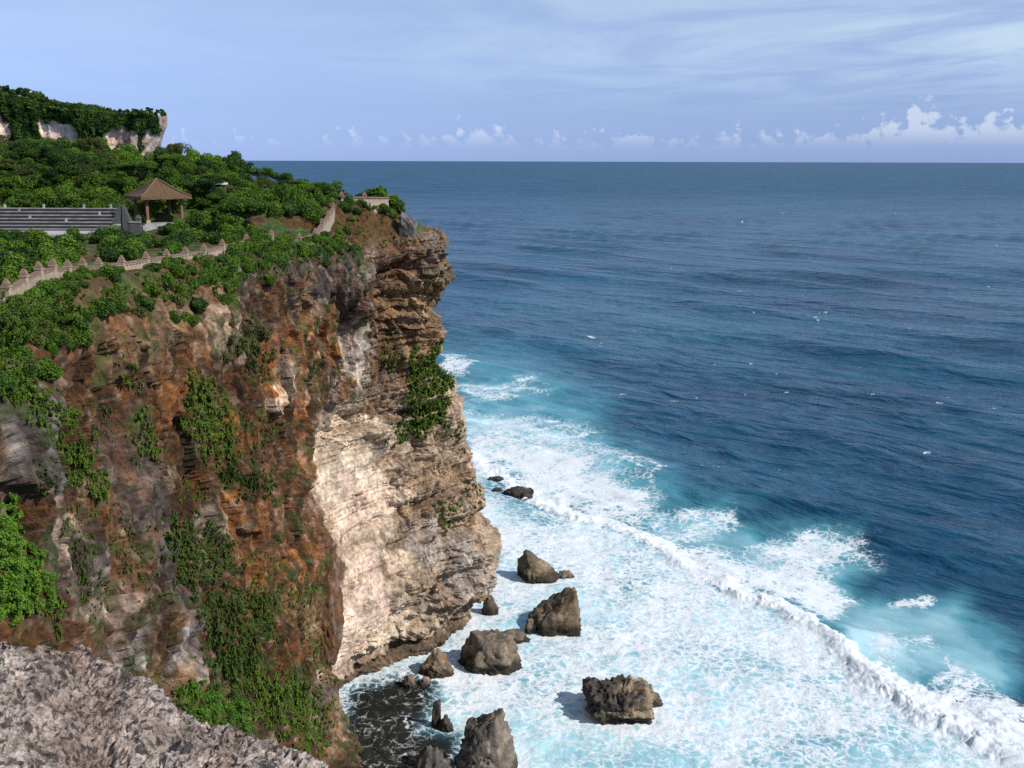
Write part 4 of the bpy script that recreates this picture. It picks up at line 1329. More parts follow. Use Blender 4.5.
# the skyline of the wood
LINE = [(-60, 138), (0, 140), (25, 142), (60, 138), (90, 137), (110, 146), (140, 148), (175, 146), (190, 150), (215, 158), (236, 158), (250, 170), (275, 172), (300, 178), (322, 186), (336, 186)]
lx_, ly_ = [p[0] for p in LINE], [p[1] for p in LINE]
GW = 'trees of the wood behind the amphitheatre'
LAB = {0: 'mid green broadleaf tree with a rounded crown in the dense wood', 1: 'dark green broadleaf tree with a rounded crown in the dense wood', 2: 'low mid green broadleaf tree in the dense wood',
       3: 'tall narrow olive green tree in the dense wood', 5: 'narrow dark green tree in the dense wood', 6: 'bright fresh green tree in the dense wood', 7: 'thin crowned olive tree with bare branches showing in the wood', 8: 'feathery tree with open layered foliage in the wood'}
kinds = [0, 1, 2, 3, 5, 6, 0, 1, 7, 8, 7, 8, 2]
rg = random.Random(5)
for row, (Y, n_, drop) in enumerate(((178, 20, 0), (166, 20, 2), (154, 19, 7), (145, 17, 13), (137, 15, 19))):
    for i in range(n_):
        px = -40 + (385 - row * 6) * (i + rg.uniform(-.35, .35)) / (n_ - 1)
        yy = Y + rg.uniform(-4, 4)
        if px > 225 and Y > 150 and row < 2 and px > 300:
            continue
        if px > 250 and yy < 140:
            continue
        if 115 < px < 205 and yy < 138:
            continue
        if px < 125 and yy < 139:
            yy += 5
        k = rg.choice(kinds)
        py = np.interp(px, lx_, ly_) + drop + rg.uniform(-6, 9)
        if px > 338:
            continue
        tree_at(px, py, yy, k, LAB[k], GW, 1.08)
cs_, rs_ = [], []
for i in range(260):
    px = rg.uniform(-40, 330)
    Y = rg.uniform(131, 152) if px < 125 else rg.uniform(127, 154)
    if px > 245 and Y < 134:
        continue
    g = at(px, 200, Y)
    z = ground(g.x, Y)
    R_ = rg.uniform(1.0, 1.9)
    for k in range(6):
        cs_.append((g.x + rg.uniform(-1, 1) * R_ * .8, Y + rg.uniform(-1, 1) * R_ * .8, z + R_ * rg.uniform(.2, 1.25)))
        rs_.append(R_ * rg.uniform(.35, .55))
c_, n_, s_, t_ = clump_leaves(cs_, rs_, 330, .135, .8, 90)
tag(link('undergrowth', leaf_mesh('undergrowth', c_, n_, s_, t_), None, M_LEAF), 'dense leafy undergrowth filling the wood between the trees', 'undergrowth', None, 'stuff')
# trees one can tell apart
tree_at(96, 137, 160, 3, 'tallest spindly tree on the skyline left of the pavilion', None, .8)
tree_at(175, 143, 165, 3, 'feathery tree on the skyline above the pavilion', None, .9)
tree_at(234, 154, 158, 5, 'slim tree standing out at the sea end of the skyline', None, .7)
tree_at(244, 203, 118, 4, 'flat topped umbrella tree on the lawn beside the path', None, .8)
tree_at(322, 182, 146, 0, 'bushy tree at the seaward end of the wood, beside the steps', None, .9)
tree_at(300, 180, 148, 6, 'fresh green tree second from the seaward end of the wood', None, .9)
tree_at(219, 187, 130, 0, 'low green tree in front of the tiny shed', None, .9)
tree_at(205, 178, 132, 1, 'dark tree close behind the right corner of the pavilion roof', None, 1.0)

# shrubs between the amphitheatre and the balustrade
GS = 'shrubs of the hedge behind the balustrade'
SL = ['mid green leafy shrub in the hedge behind the balustrade', 'dark green leafy shrub in the hedge behind the balustrade', 'bright green leafy shrub in the hedge behind the balustrade', 'spreading green shrub in the hedge behind the balustrade', 'olive green shrub in the hedge behind the balustrade']
for i in range(72):
    px = rg.uniform(-15, 250)
    lo, hi = np.interp(px, [0, 60, 100, 150, 220, 250], [69, 77, 84, 92, 100, 108]), np.interp(px, [0, 120, 130, 190, 250], [112, 113, 116, 118, 122])
    Y = lo + (hi - lo) * (i + rg.random()) / 72 * 1.0
    g = at(px, 250, Y)
    k = rg.choice([0, 0, 1, 1, 3, 2])
    s = rg.uniform(1.0, 1.55)
    plant(PROTO_SHRUBS, k, g.x, Y, ground(g.x, Y) - .1, s, SL[k], 'shrub', GS)
GT = 'shrubs around the pavilion and lawn'
for (px, py, s, k) in ((140, 226, 1.2, 0), (150, 222, 1.0, 2), (196, 222, 1.5, 2), (205, 226, 1.5, 0), (215, 218, 1.6, 2), (225, 224, 1.6, 0), (236, 216, 1.5, 2), (222, 206, 1.5, 1), (232, 232, 1.3, 2), (192, 228, 1.3, 1), (208, 234, 1.3, 0), (250, 236, 1.1, 0), (262, 238, 1.0, 3), (240, 226, 1.4, 2), (180, 232, 1.2, 0), (170, 234, 1.2, 1), (300, 215, 1.4, 1), (312, 210, 1.2, 0), (288, 214, 1.3, 1), (276, 216, 1.4, 0), (262, 212, 1.4, 1)):
    hit, nor = shoot(px, py)
    if hit is None:
        continue
    plant(PROTO_SHRUBS, k, hit.x, hit.y, hit.z - .1, s, ['mid green round shrub near the pavilion and lawn', 'dark green round shrub near the pavilion and lawn', 'bright green round shrub near the pavilion and lawn', 'spreading green shrub near the pavilion and lawn'][k], 'shrub', GT)

post_px = [(-12, 287), (5.6, 277), (23, 267), (38, 260), (52, 257), (67, 258), (82, 256.5), (98, 256), (121, 254), (145.5, 250), (166, 247.5), (185, 245), (203.5, 242.5), (222, 238), (246, 233), (271, 228.5)]
Ys = np.concatenate([np.linspace(59, 95, 14), [101, 107.5]])
wall_pts = []
for (px, py), Y in zip(post_px, Ys):
    g = at(px, py, Y)
    wall_pts.append(Vector((g.x, g.y, g.z - 1.35)))

# shrubs spilling over the rim below the balustrade
GR_ = 'shrubs spilling over the cliff rim'
RL = ['mid green shrub hanging over the cliff rim below the balustrade', 'dark green shrub hanging over the cliff rim below the balustrade', 'bright green shrub hanging over the cliff rim below the balustrade', 'spreading green shrub hanging over the cliff rim below the balustrade', 'olive green shrub hanging over the cliff rim below the balustrade']
YR = np.array([c[1] for c in COLS[:8]]); XR = np.array([c[0][-1] for c in COLS[:8]])
XW = lambda Y: np.interp(Y, Ys, [p.x for p in wall_pts])
for i in range(142):
    Y = 54 + 66 * (i + rg.random()) / 142
    xr, xw = np.interp(Y, YR, XR), XW(Y)
    if Y > 108:
        xw = xr - 4.5
    f = rg.uniform(-.05, .92)
    x = xw + .65 + f * (xr + .5 - xw)
    if ground(x, Y) < 62.0:
        x = xr - .6
    if ground(x, Y) < 61.5:
        continue
    k = rg.choice([0, 1, 2, 0, 3, 4, 0])
    s = rg.uniform(.6, 1.05) * (1.0 if f > .25 else .7)
    plant(PROTO_SHRUBS, k, x, Y, ground(x, Y) - .25 * s, s, RL[k], 'shrub', GR_)
for i in range(24):                                                # tucked against the foot of the wall
    Y = 57 + 38 * (i + rg.random()) / 24
    zb = np.interp(Y, Ys, [p.z for p in wall_pts])
    k = rg.choice([0, 2, 3])
    plant(PROTO_SHRUBS, k, XW(Y) + .75, Y, zb - .75, rg.uniform(.6, .85), RL[k], 'shrub', GR_)
for px, Y, s in ((228, 96, 1.0), (236, 98, 1.1), (243, 99.5, 1.0), (250, 101, 1.1), (257, 103, 1.0), (264, 105, 1.0), (276, 107, .9), (282, 108, .9)):
    g = at(px, 245, Y)
    plant(PROTO_SHRUBS, rg.choice([0, 2, 3]), g.x + .4, Y, ground(g.x + .4, Y) - .1, s, 'full green shrub hiding the balustrade between its end and the steps', 'shrub', 'shrubs hiding the end of the balustrade')
# shrubs on the point round the lookout
GP = 'shrubs on the point around the lookout wall'
PL = ['mid green shrub on the point around the lookout', 'dark green shrub on the point around the lookout', 'bright green shrub on the point around the lookout', 'spreading green shrub on the point around the lookout', 'olive green shrub on the point around the lookout']
for (px, py, Y, s, k) in ((350, 204, 156, 1.3, 1), (360, 203, 157, 1.4, 1), (370, 202, 157, 2.1, 0), (380, 202, 156, 2.7, 0), (388, 203, 155, 2.3, 2), (394, 206, 153, 2.0, 0), (399, 210, 152, 1.3, 0),
                          (350, 216, 146, 1.2, 0), (344, 224, 143, 1.2, 1), (338, 232, 138, 1.0, 2), (352, 226, 142, 1.0, 2), (383, 210, 148, 1.2, 1), (393, 212, 149, 1.1, 0), (372, 211, 147, .9, 2), (404, 218, 151, .9, 4), (362, 212, 147, .8, 0), (341, 210, 150, 1.1, 1), (357, 220, 144, .8, 1), (347, 236, 140, 1.0, 4), (358, 232, 141, .7, 2), (366, 218, 146, .7, 4)):
    g = at(px, py, Y)
    plant(PROTO_SHRUBS, k, g.x, Y, ground(g.x, Y) - .15, s, PL[k], 'shrub', GP)


rock('rock_outcrop', 'dark grey rock stub standing on the point right of the lookout wall', 398, 419, 211, 238, [(.9, -.2, .2, .8), (-.9, 0, .2, .85), (0, -1, .2, .7), (.2, -.1, 1, .55)], 41, Y=149, tone=(.10, .095, .092), tone2=(.22, .2, .19))
rock('rock_outcrop', 'dark brown rounded knob of rock bulging out beside the pale cliff face', 303, 343, 533, 612, [(.9, -.3, .2, .85), (0, -1, 0, .8)], 47, Y=115.5, tone=(.10, .05, .025), tone2=(.19, .095, .045), dark=.95, deep=1.1)
rock('rock_outcrop', 'dark boulder at the foot of the pale stepped balustrade', 313, 330, 238, 252, None, 43, Y=114.5, tone=(.06, .05, .045), tone2=(.14, .12, .11), sub=4)


# ------------------------------------------------------------------ creepers on the face
def creeper(label, poly, size=.17, dens=.42, mat=None, thick=.35, name='creeper'):
    xs = [p[0] for p in poly]; ys = [p[1] for p in poly]
    area = (max(xs) - min(xs)) * (max(ys) - min(ys))
    n = int(area * dens)
    cs, ns, ts = [], [], []
    qx = RNG.uniform(min(xs) - 9, max(xs) + 9, n); qy = RNG.uniform(min(ys) - 9, max(ys) + 9, n)
    jn = np.stack([qx / 11, qy / 14, qx * 0 + xs[0]], 1)
    jx, jy = qx + 19 * fbm(jn, 4, 501, .6), qy + 22 * fbm(jn, 4, 502, .6)
    gap = fbm(np.stack([qx / 5, qy / 6, qx * 0 + ys[0]], 1), 3, 503)
    ok = in_poly(jx, jy, poly) & (gap > (-0.5 if dens >= .45 else -0.3))
    edge = seg_dist(jx, jy, poly, True)
    for x, y, g, e in zip(qx[ok], qy[ok], gap[ok], edge[ok]):
        hit, nor = shoot(x, y)
        if hit is None:
            continue
        b = min(1, e / 9)
        for _ in range(20 if dens >= .45 else 12):
            cs.append(hit + nor * random.uniform(0.02, thick * (0.35 + b) * (1 + 1.3 * g)) + Vector((0, 0, random.uniform(-.1, .1))))
            ns.append(nor * .6 + Vector((0.1, -.1, .6)) + Vector((random.gauss(0, .6), random.gauss(0, .6), random.gauss(0, .6))))
            ts.append(.40 + .9 * g + random.gauss(0, .16))
    if not cs:
        return
    o_c = np.array([c[:] for c in cs])
    org = o_c.mean(0)
    me = leaf_mesh(name, o_c - org, np.array([q[:] for q in ns]), RNG.uniform(.7, 1.35, len(cs)) * size * 0.46, np.array(ts))
    o = link(name, me, None, mat or M_CREEP)
    o.location = org
    tag(o, label, 'creeper' if name == 'creeper' else 'bush')


creeper('bright green creeper at the left picture edge above the pale ledge', [(-15, 498), (8, 502), (22, 530), (48, 580), (46, 605), (20, 612), (-15, 622)], .15, .55, M_CREEP_B, .5)
creeper('long diagonal strip of creeper running down beside the grey spur', [(-10, 350), (18, 362), (50, 400), (46, 428), (22, 402), (-10, 376)], .14, .5)
creeper('creeper in the gully right of the grey spur', [(54, 400), (74, 405), (82, 440), (106, 482), (96, 496), (72, 480), (56, 440)], .14, .55, M_CREEP)
creeper('small tuft of creeper high on the brown face', [(122, 362), (137, 362), (135, 390), (120, 388)], .13, .55, M_CREEP)
creeper('pale thin grass hanging on the brown face', [(94, 402), (113, 405), (108, 442), (98, 436)], .11, .4, M_CREEP_O, .15)
creeper('upright creeper patch left of the largest one on the brown face', [(132, 416), (158, 408), (159, 462), (140, 456)], .13, .5, M_CREEP)
creeper('largest mat of green creeper in the middle of the brown face', [(184, 382), (214, 376), (222, 395), (233, 422), (236, 466), (218, 468), (196, 442), (178, 420), (190, 404)], .14, .6, M_CREEP)
creeper('creeper tail below the largest mat', [(218, 452), (240, 466), (262, 470), (276, 474), (274, 500), (256, 496), (238, 492)], .13, .5, M_CREEP_D)
creeper('small round creeper under the largest mat', [(176, 485), (200, 484), (201, 500), (179, 501)], .12, .45, M_CREEP)
creeper('creeper spread on the lower brown face', [(160, 514), (195, 522), (236, 540), (232, 566), (205, 592), (178, 580), (164, 545)], .14, .45, M_CREEP_D)
creeper('dark creeper slope above the bright bush', [(203, 604), (236, 586), (272, 598), (272, 640), (262, 668), (238, 692), (214, 682), (204, 646)], .14, .5, M_CREEP_D)
creeper('dense green growth tumbling down the buttress at the bottom', [(238, 676), (270, 668), (322, 682), (332, 738), (322, 760), (292, 740), (262, 716), (242, 700)], .15, .6, M_CREEP)
creeper('bright green leafy bush just beyond the limestone ledge', [(172, 700), (188, 684), (220, 688), (250, 704), (256, 726), (228, 726), (182, 718)], .14, .8, M_CREEP_B, .9, 'bush')
creeper('bright creeper strand beside the orange rock', [(294, 582), (314, 570), (311, 614), (297, 612)], .13, .5, M_CREEP_B)
creeper('creeper strand on the edge of the brown buttress', [(304, 620), (324, 632), (332, 682), (318, 676)], .13, .5, M_CREEP)
creeper('olive creeper under the pale slash high on the face', [(228, 334), (256, 326), (270, 346), (276, 372), (266, 382), (246, 364), (234, 360)], .13, .5, M_CREEP_O)
creeper('large green creeper down the seaward edge of the point', [(413, 350), (432, 346), (446, 364), (450, 396), (440, 428), (404, 438), (394, 430), (414, 414), (412, 380)], .34, .8, M_CREEP, .7)
creeper('dark creeper beside the seaward edge creeper', [(384, 340), (400, 344), (402, 366), (383, 366)], .30, .8, M_CREEP_D)
creeper('small creeper near the top of the seaward edge', [(418, 270), (441, 270), (442, 286), (418, 282)], .30, .8, M_CREEP)
creeper('tuft on the outline of the point halfway down', [(454, 420), (470, 436), (470, 446), (458, 440)], .30, .9, M_CREEP_D)
creeper('lone tuft low on the pale face of the point', [(436, 506), (454, 498), (464, 514), (442, 521)], .30, .9, M_CREEP)
creeper('tuft on the outline low on the point', [(469, 478), (481, 488), (482, 506), (472, 501)], .30, .9, M_CREEP_D)
creeper('green turf patch on the brown bank under the lookout', [(386, 222), (410, 232), (413, 246), (396, 250), (384, 240)], .18, .5, M_CREEP_O)
creeper('thin grassy strip on the grey lower face', [(104, 492), (118, 500), (152, 560), (156, 606), (138, 600), (118, 545)], .11, .22, M_CREEP_O, .2)
creeper('small creeper at the root of the grey spur', [(38, 450), (54, 466), (52, 502), (38, 486)], .13, .45, M_CREEP_D)
creeper('creeper strand beside the bright left edge creeper', [(45, 588), (64, 590), (64, 642), (50, 628)], .13, .5, M_CREEP)
creeper('thin green growth near the bottom of the buttress', [(258, 720), (275, 716), (284, 744), (266, 748)], .12, .4, M_CREEP_B)
creeper('green drape over the rim at the left picture edge', [(-14, 300), (40, 300), (76, 298), (84, 308), (66, 322), (34, 338), (10, 356), (-14, 362)], .15, .6, M_CREEP, .8)
creeper('green drape over the rim below the middle of the balustrade', [(92, 294), (150, 280), (190, 270), (196, 278), (150, 292), (112, 304)], .15, .45, M_CREEP, .6)
creeper('leafy drape over the rim beneath the end of the balustrade', [(190, 268), (236, 250), (250, 262), (234, 282), (214, 290), (190, 288)], .15, .6, M_CREEP_B, .7)
creeper('green fringe along the rim between balustrade and steps', [(240, 248), (300, 242), (336, 240), (338, 256), (300, 264), (252, 272)], .15, .5, M_CREEP, .5)
creeper('thin green streaks running down the grey rock at the left', [(60, 500), (90, 520), (110, 600), (96, 630), (72, 590)], .11, .16, M_CREEP, .2)
creeper('sparse creeper on the brown rock right of the largest mat', [(232, 410), (262, 400), (280, 440), (262, 462), (240, 440)], .12, .2, M_CREEP_O, .25)
creeper('sparse growth on the brown buttress above the bottom growth', [(240, 560), (280, 550), (300, 600), (276, 640), (250, 600)], .12, .22, M_CREEP, .25)
creeper('low scrub on the brown bank below the lookout wall', [(338, 222), (360, 218), (372, 226), (366, 250), (345, 256), (332, 244)], .18, .35, M_CREEP)
creeper('thin grass on the crest of the brown bank', [(372, 208), (398, 212), (404, 222), (384, 220)], .16, .35, M_CREEP_O)
creeper('bright turf on the ledge in front of the steps', [(316, 232), (345, 236), (360, 246), (340, 252), (322, 246)], .14, .4, M_CREEP_B)


# ------------------------------------------------------------------ balustrade walls
def balustrade(root, pts, hgt=0.66, w=.26, n_open=6, caps=True, mat=M_PINK):
    """posts at pts (their bases), panels between"""
    for i, p in enumerate(pts):
        mb = MB()
        mb.box((p.x, p.y, p.z + hgt * .5 - .5), (.40, .40, hgt + 1.12))
        mb.box((p.x, p.y, p.z + hgt + .10), (.52, .52, .08))
        po = mb.build('post', mat, root)
        if caps:
            cb = MB()
            cb.box((p.x, p.y, p.z + hgt + .24), (.44, .44, .19), 0, .85)
            cb.box((p.x, p.y, p.z + hgt + .47), (.38, .38, .27), 0, .25)
            cb.build('cap', M_CAP, po)
    for a, b in zip(pts[:-1], pts[1:]):
        d = Vector((b.x - a.x, b.y - a.y, 0))
        L_ = d.length
        d.normalize()
        sl = (b.z - a.z) / max(L_, .1)
        p, q = a + d * .203, b - d * .203
        p.z += .203 * sl; q.z -= .203 * sl
        mb = MB()
        up = lambda v, z: (v.x, v.y, v.z + z)
        mb.beam(up(p, .30), up(q, .30), w, 1.2)
        mb.beam(up(p, hgt - .14), up(q, hgt - .14), w * .9, .10)
        m = p + (q - p) * .5
        for k in range(n_open + 1):
            c = p + (q - p) * ((k + .5) / (n_open + 1))
            mb.box((c.x, c.y, c.z + .30 + (hgt - .54) / 2), (.13, .15, hgt - .545), math.atan2(d.y, d.x))
        pa = mb.build('panel', mat, root)
        rb = MB()
        rb.beam(up(p, hgt), up(q, hgt), w * 1.25, .138)
        rb.build('coping', M_CAP, pa)


wr = empty('balustrade')
balustrade(wr, wall_pts)
tag(wr, 'long pinkish stone balustrade with capped posts running along the cliff rim path', 'wall')

st = [at(288, 238.5, 109), at(299, 234, 111), at(315, 228.5, 114), at(322, 219, 121), at(328, 211, 130), at(333, 203, 140)]
wr = empty('balustrade')
balustrade(wr, [Vector((p.x, p.y, p.z - 1.5)) for p in st], 1.0, .34, 6)
tag(wr, 'short pale balustrade climbing beside the steps towards the lookout', 'wall')


def lookout():
    root = empty('lookout_wall')
    a, b = at(341, 206, 146), at(388, 205, 150)
    z0 = min(ground(a.x, a.y), ground(b.x, b.y))
    ta, tb = at(341, 196.5, 146).z, at(388, 197, 150).z
    mb = MB()
    mb.beam((a.x, a.y, ta - .22), (b.x, b.y, tb - .22), .4, 2.6)
    w = mb.build('wall', M_PINK, root)
    mb = MB()
    mb.beam((a.x, a.y, ta), (b.x, b.y, tb), .65, .22)
    mb.build('coping', M_CAP, root)
    for f in (0.02, .5):
        p = Vector((a.x + (b.x - a.x) * f, a.y + (b.y - a.y) * f, ta + (tb - ta) * f))
        mb = MB()
        mb.box((p.x, p.y, p.z + .15), (.62, .62, .3))
        mb.box((p.x, p.y, p.z + .52), (.55, .55, .44), 0, .3)
        mb.build('finial', M_CAP, root)
    mb = MB()
    c, e = at(370, 208, 146.6), at(388, 207, 149)
    mb.beam((c.x, c.y, ta - .9), (e.x, e.y, tb - .85), .35, 1.6)
    mb.build('lower_wall', M_PINK, root)
    tag(root, 'low stone lookout wall with brown coping on top of the point', 'wall')


lookout()


# ------------------------------------------------------------------ amphitheatre, stage, gate, pavilion
def amphitheatre():
    root = empty('amphitheatre', (0, 0, 0))
    x1 = lambda Y: at(119, 220, Y).x
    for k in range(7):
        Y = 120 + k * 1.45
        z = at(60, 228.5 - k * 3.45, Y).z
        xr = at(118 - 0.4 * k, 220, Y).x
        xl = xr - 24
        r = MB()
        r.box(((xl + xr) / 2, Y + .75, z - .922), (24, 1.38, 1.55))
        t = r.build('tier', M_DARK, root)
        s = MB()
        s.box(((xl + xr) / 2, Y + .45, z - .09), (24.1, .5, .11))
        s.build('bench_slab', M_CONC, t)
    for (px, k) in ((20, 5), (45, 6), (85, 6), (112, 6), (66, 2), (30, 3), (100, 4), (6, 6)):
        Y = 120 + k * 1.45 + .7
        z = at(60, 228.5 - k * 3.45, Y).z
        mb = MB()
        g = at(px, 215, Y)
        mb.box((g.x, Y - .1, z + .22), (.22, .22, .46))
        mb.build('post', M_CONC, root)
    tag(root, 'stepped stone seating of an open air theatre with long pale benches', 'seating')
    st = empty('stage')
    mb = MB()
    g0, g1 = at(-20, 236, 112), at(98, 236, 112)
    zt = at(60, 233, 115).z
    mb.box(((g0.x + g1.x) / 2, 115.6, zt - 1.5), (g1.x - g0.x, 6.5, 3.0))
    mb.build('floor', M_STAGE, st)
    mb = MB()
    gp = at(98, 236, 112.2)
    mb.box((gp.x + .1, 112.6, zt - .4), (.5, .5, 2.6)); mb.box((gp.x + .1, 112.6, zt + 1.02), (.35, .35, .25), 0, .3)
    mb.build('post', M_GREYST, st)
    tag(st, 'pale paved stage floor below the theatre seating', 'stage')
    lw = empty('low_wall')
    a, b = at(100, 233, 113), at(119, 230, 119)
    mb = MB(); mb.beam((a.x, a.y, zt + .42), (b.x, b.y, zt + .62), .4, 2.5); mb.build('wall', M_GREYST, lw)
    mb = MB(); mb.beam((a.x, a.y, zt + .60), (b.x, b.y, zt + .80), .55, .17); mb.build('coping', M_CONC, lw)
    a, b = at(130, 228, 119.5), at(141, 227, 119.5)
    mb = MB(); mb.beam((a.x, a.y, zt + .9), (b.x, b.y, zt + .9), .4, 2.5); mb.build('wall', M_GREYST, lw)
    mb = MB(); mb.beam((a.x, a.y, zt + 1.08), (b.x, b.y, zt + 1.08), .55, .17); mb.build('coping', M_CONC, lw)
    mb = MB(); p = at(139, 226, 119.5)
    mb.box((p.x, p.y, zt + 1.25), (.5, .5, .32)); mb.box((p.x, p.y, zt + 1.62), (.6, .6, .4), 0, .3)
    mb.build('finial', M_GREYST, lw)
    tag(lw, 'low grey wall with pale coping on both sides of the split gate', 'wall')
    gt = empty('split_gate')
    for (px, sgn) in ((119.6, -1), (127, 1)):
        g = at(px, 228, 119.8)
        zb, ztp = zt - 1.0, at(px, 204.5, 119.8).z
        H_ = ztp - zb
        mb = MB()
        for j in range(6):                                          # each half steps back on its outer side only
            wdt = .95 * (1 - .15 * j)
            xo = g.x + sgn * wdt * .5 - sgn * .35
            mb.box((xo, g.y, zb + H_ * (.55 if j == 0 else .55 + .09 * (j - .5)) * (.5 if j == 0 else 1)), (wdt, .9 - .1 * j, H_ * .55 if j == 0 else H_ * .092))
        mb.box((g.x - sgn * .25, g.y, zb + H_ * .97), (.2, .2, H_ * .07), 0, .2)
        mb.build('gate_half', M_GREYST, gt)
    tag(gt, 'dark grey stone split gate with two stepped halves beside the theatre', 'gate')


amphitheatre()


def pavilion():
    Y = 125
    c = at(159, 214, Y)
    zb = at(160, 224, Y).z
    ze, zt = at(160, 198.5, Y).z, at(158, 179.5, Y).z
    root = empty('pavilion', (c.x, Y, zb), math.radians(38))
    R = 3.4
    mb = MB()
    mb.box((0, 0, -.7), (6.2, 6.2, 1.5)); mb.box((0, 0, .1), (5.4, 5.4, .2))
    mb.build('platform', M_CONC, root)
    for sx in (-1, 1):
        for sy in (-1, 1):
            p = MB(); p.box((sx * 2.1, sy * 2.1, .2 + (ze - zb) / 2), (.30, .30, ze - zb + .3))
            po = p.build('post', M_REDPOST, root)
            q = MB(); q.box((sx * 2.1, sy * 2.1, .42), (.55, .55, .48), 0, .75)
            q.build('plinth', M_PINK, po)
    # hipped thatch: sagging slopes in several courses
    prof = [(R * 1.0, 0), (R * .97, .14), (R * .70, .31), (R * .46, .55), (R * .24, .78), (R * .06, .97), (0.03, 1.0)]
    Hh = zt - ze
    v, f = [], []
    n = 12
    for (r, t) in prof:
        for s in range(4):
            a0, a1 = math.pi / 4 + s * math.pi / 2, math.pi / 4 + (s + 1) * math.pi / 2
            for j in range(n):
                u = j / n
                x = math.cos(a0) * (1 - u) + math.cos(a1) * u
                y = math.sin(a0) * (1 - u) + math.sin(a1) * u
                rr = r * 1.30 + random.uniform(-.05, .05) * (r > .5)
                v.append((x * rr, y * rr, ze - zb + t * Hh + random.uniform(-.03, .03)))
    m = 4 * n
    for i in range(len(prof) - 1):
        for j in range(m):
            f.append((i * m + j, i * m + (j + 1) % m, (i + 1) * m + (j + 1) % m, (i + 1) * m + j))
    f.append(tuple(range(m - 1, -1, -1)))
    f.append(tuple(len(v) - m + j for j in range(m)))
    mb = MB(); mb.add(v, f)
    rf = mb.build('roof', M_THATCH, root)
    rd = MB()
    for s in range(4):
        a = math.pi / 4 + s * math.pi / 2
        rd.tube([(math.cos(a) * r * 1.31, math.sin(a) * r * 1.31, ze - zb + t * Hh + .07) for r, t in prof[1:]], [.11] * 5 + [.1], 6)
    rd.tube([(0, 0, zt - zb - .1), (0, 0, zt - zb + .1), (0, 0, zt - zb + .25)], [.2, .14, .05], 7)
    rd.build('ridge', M_THATCH_E, rf)
    tag(root, 'open pavilion with a pyramid thatched roof on reddish posts among the trees', 'pavilion')


pavilion()


def kiosk():
    g = at(221, 184, 133)
    z = ground(g.x, g.y)
    root = empty('shed', (g.x, g.y, z), .2)
    h = g.z - z
    mb = MB(); mb.box((0, 0, h / 2 - .3), (1.1, 1.4, h + .1)); mb.build('wall', M_GREYST, root)
    mb = MB(); mb.box((0, -.1, h + .05), (1.6, 2.0, .2)); mb.build('roof', M_WHITE, root)
    mb = MB(); mb.box((0, .1, h + .27), (1.3, 1.5, .22), 0, .6); mb.build('roof_cap', M_RED, root)
    tag(root, 'tiny shed with a white and red roof showing between the trees', 'shed')


kiosk()


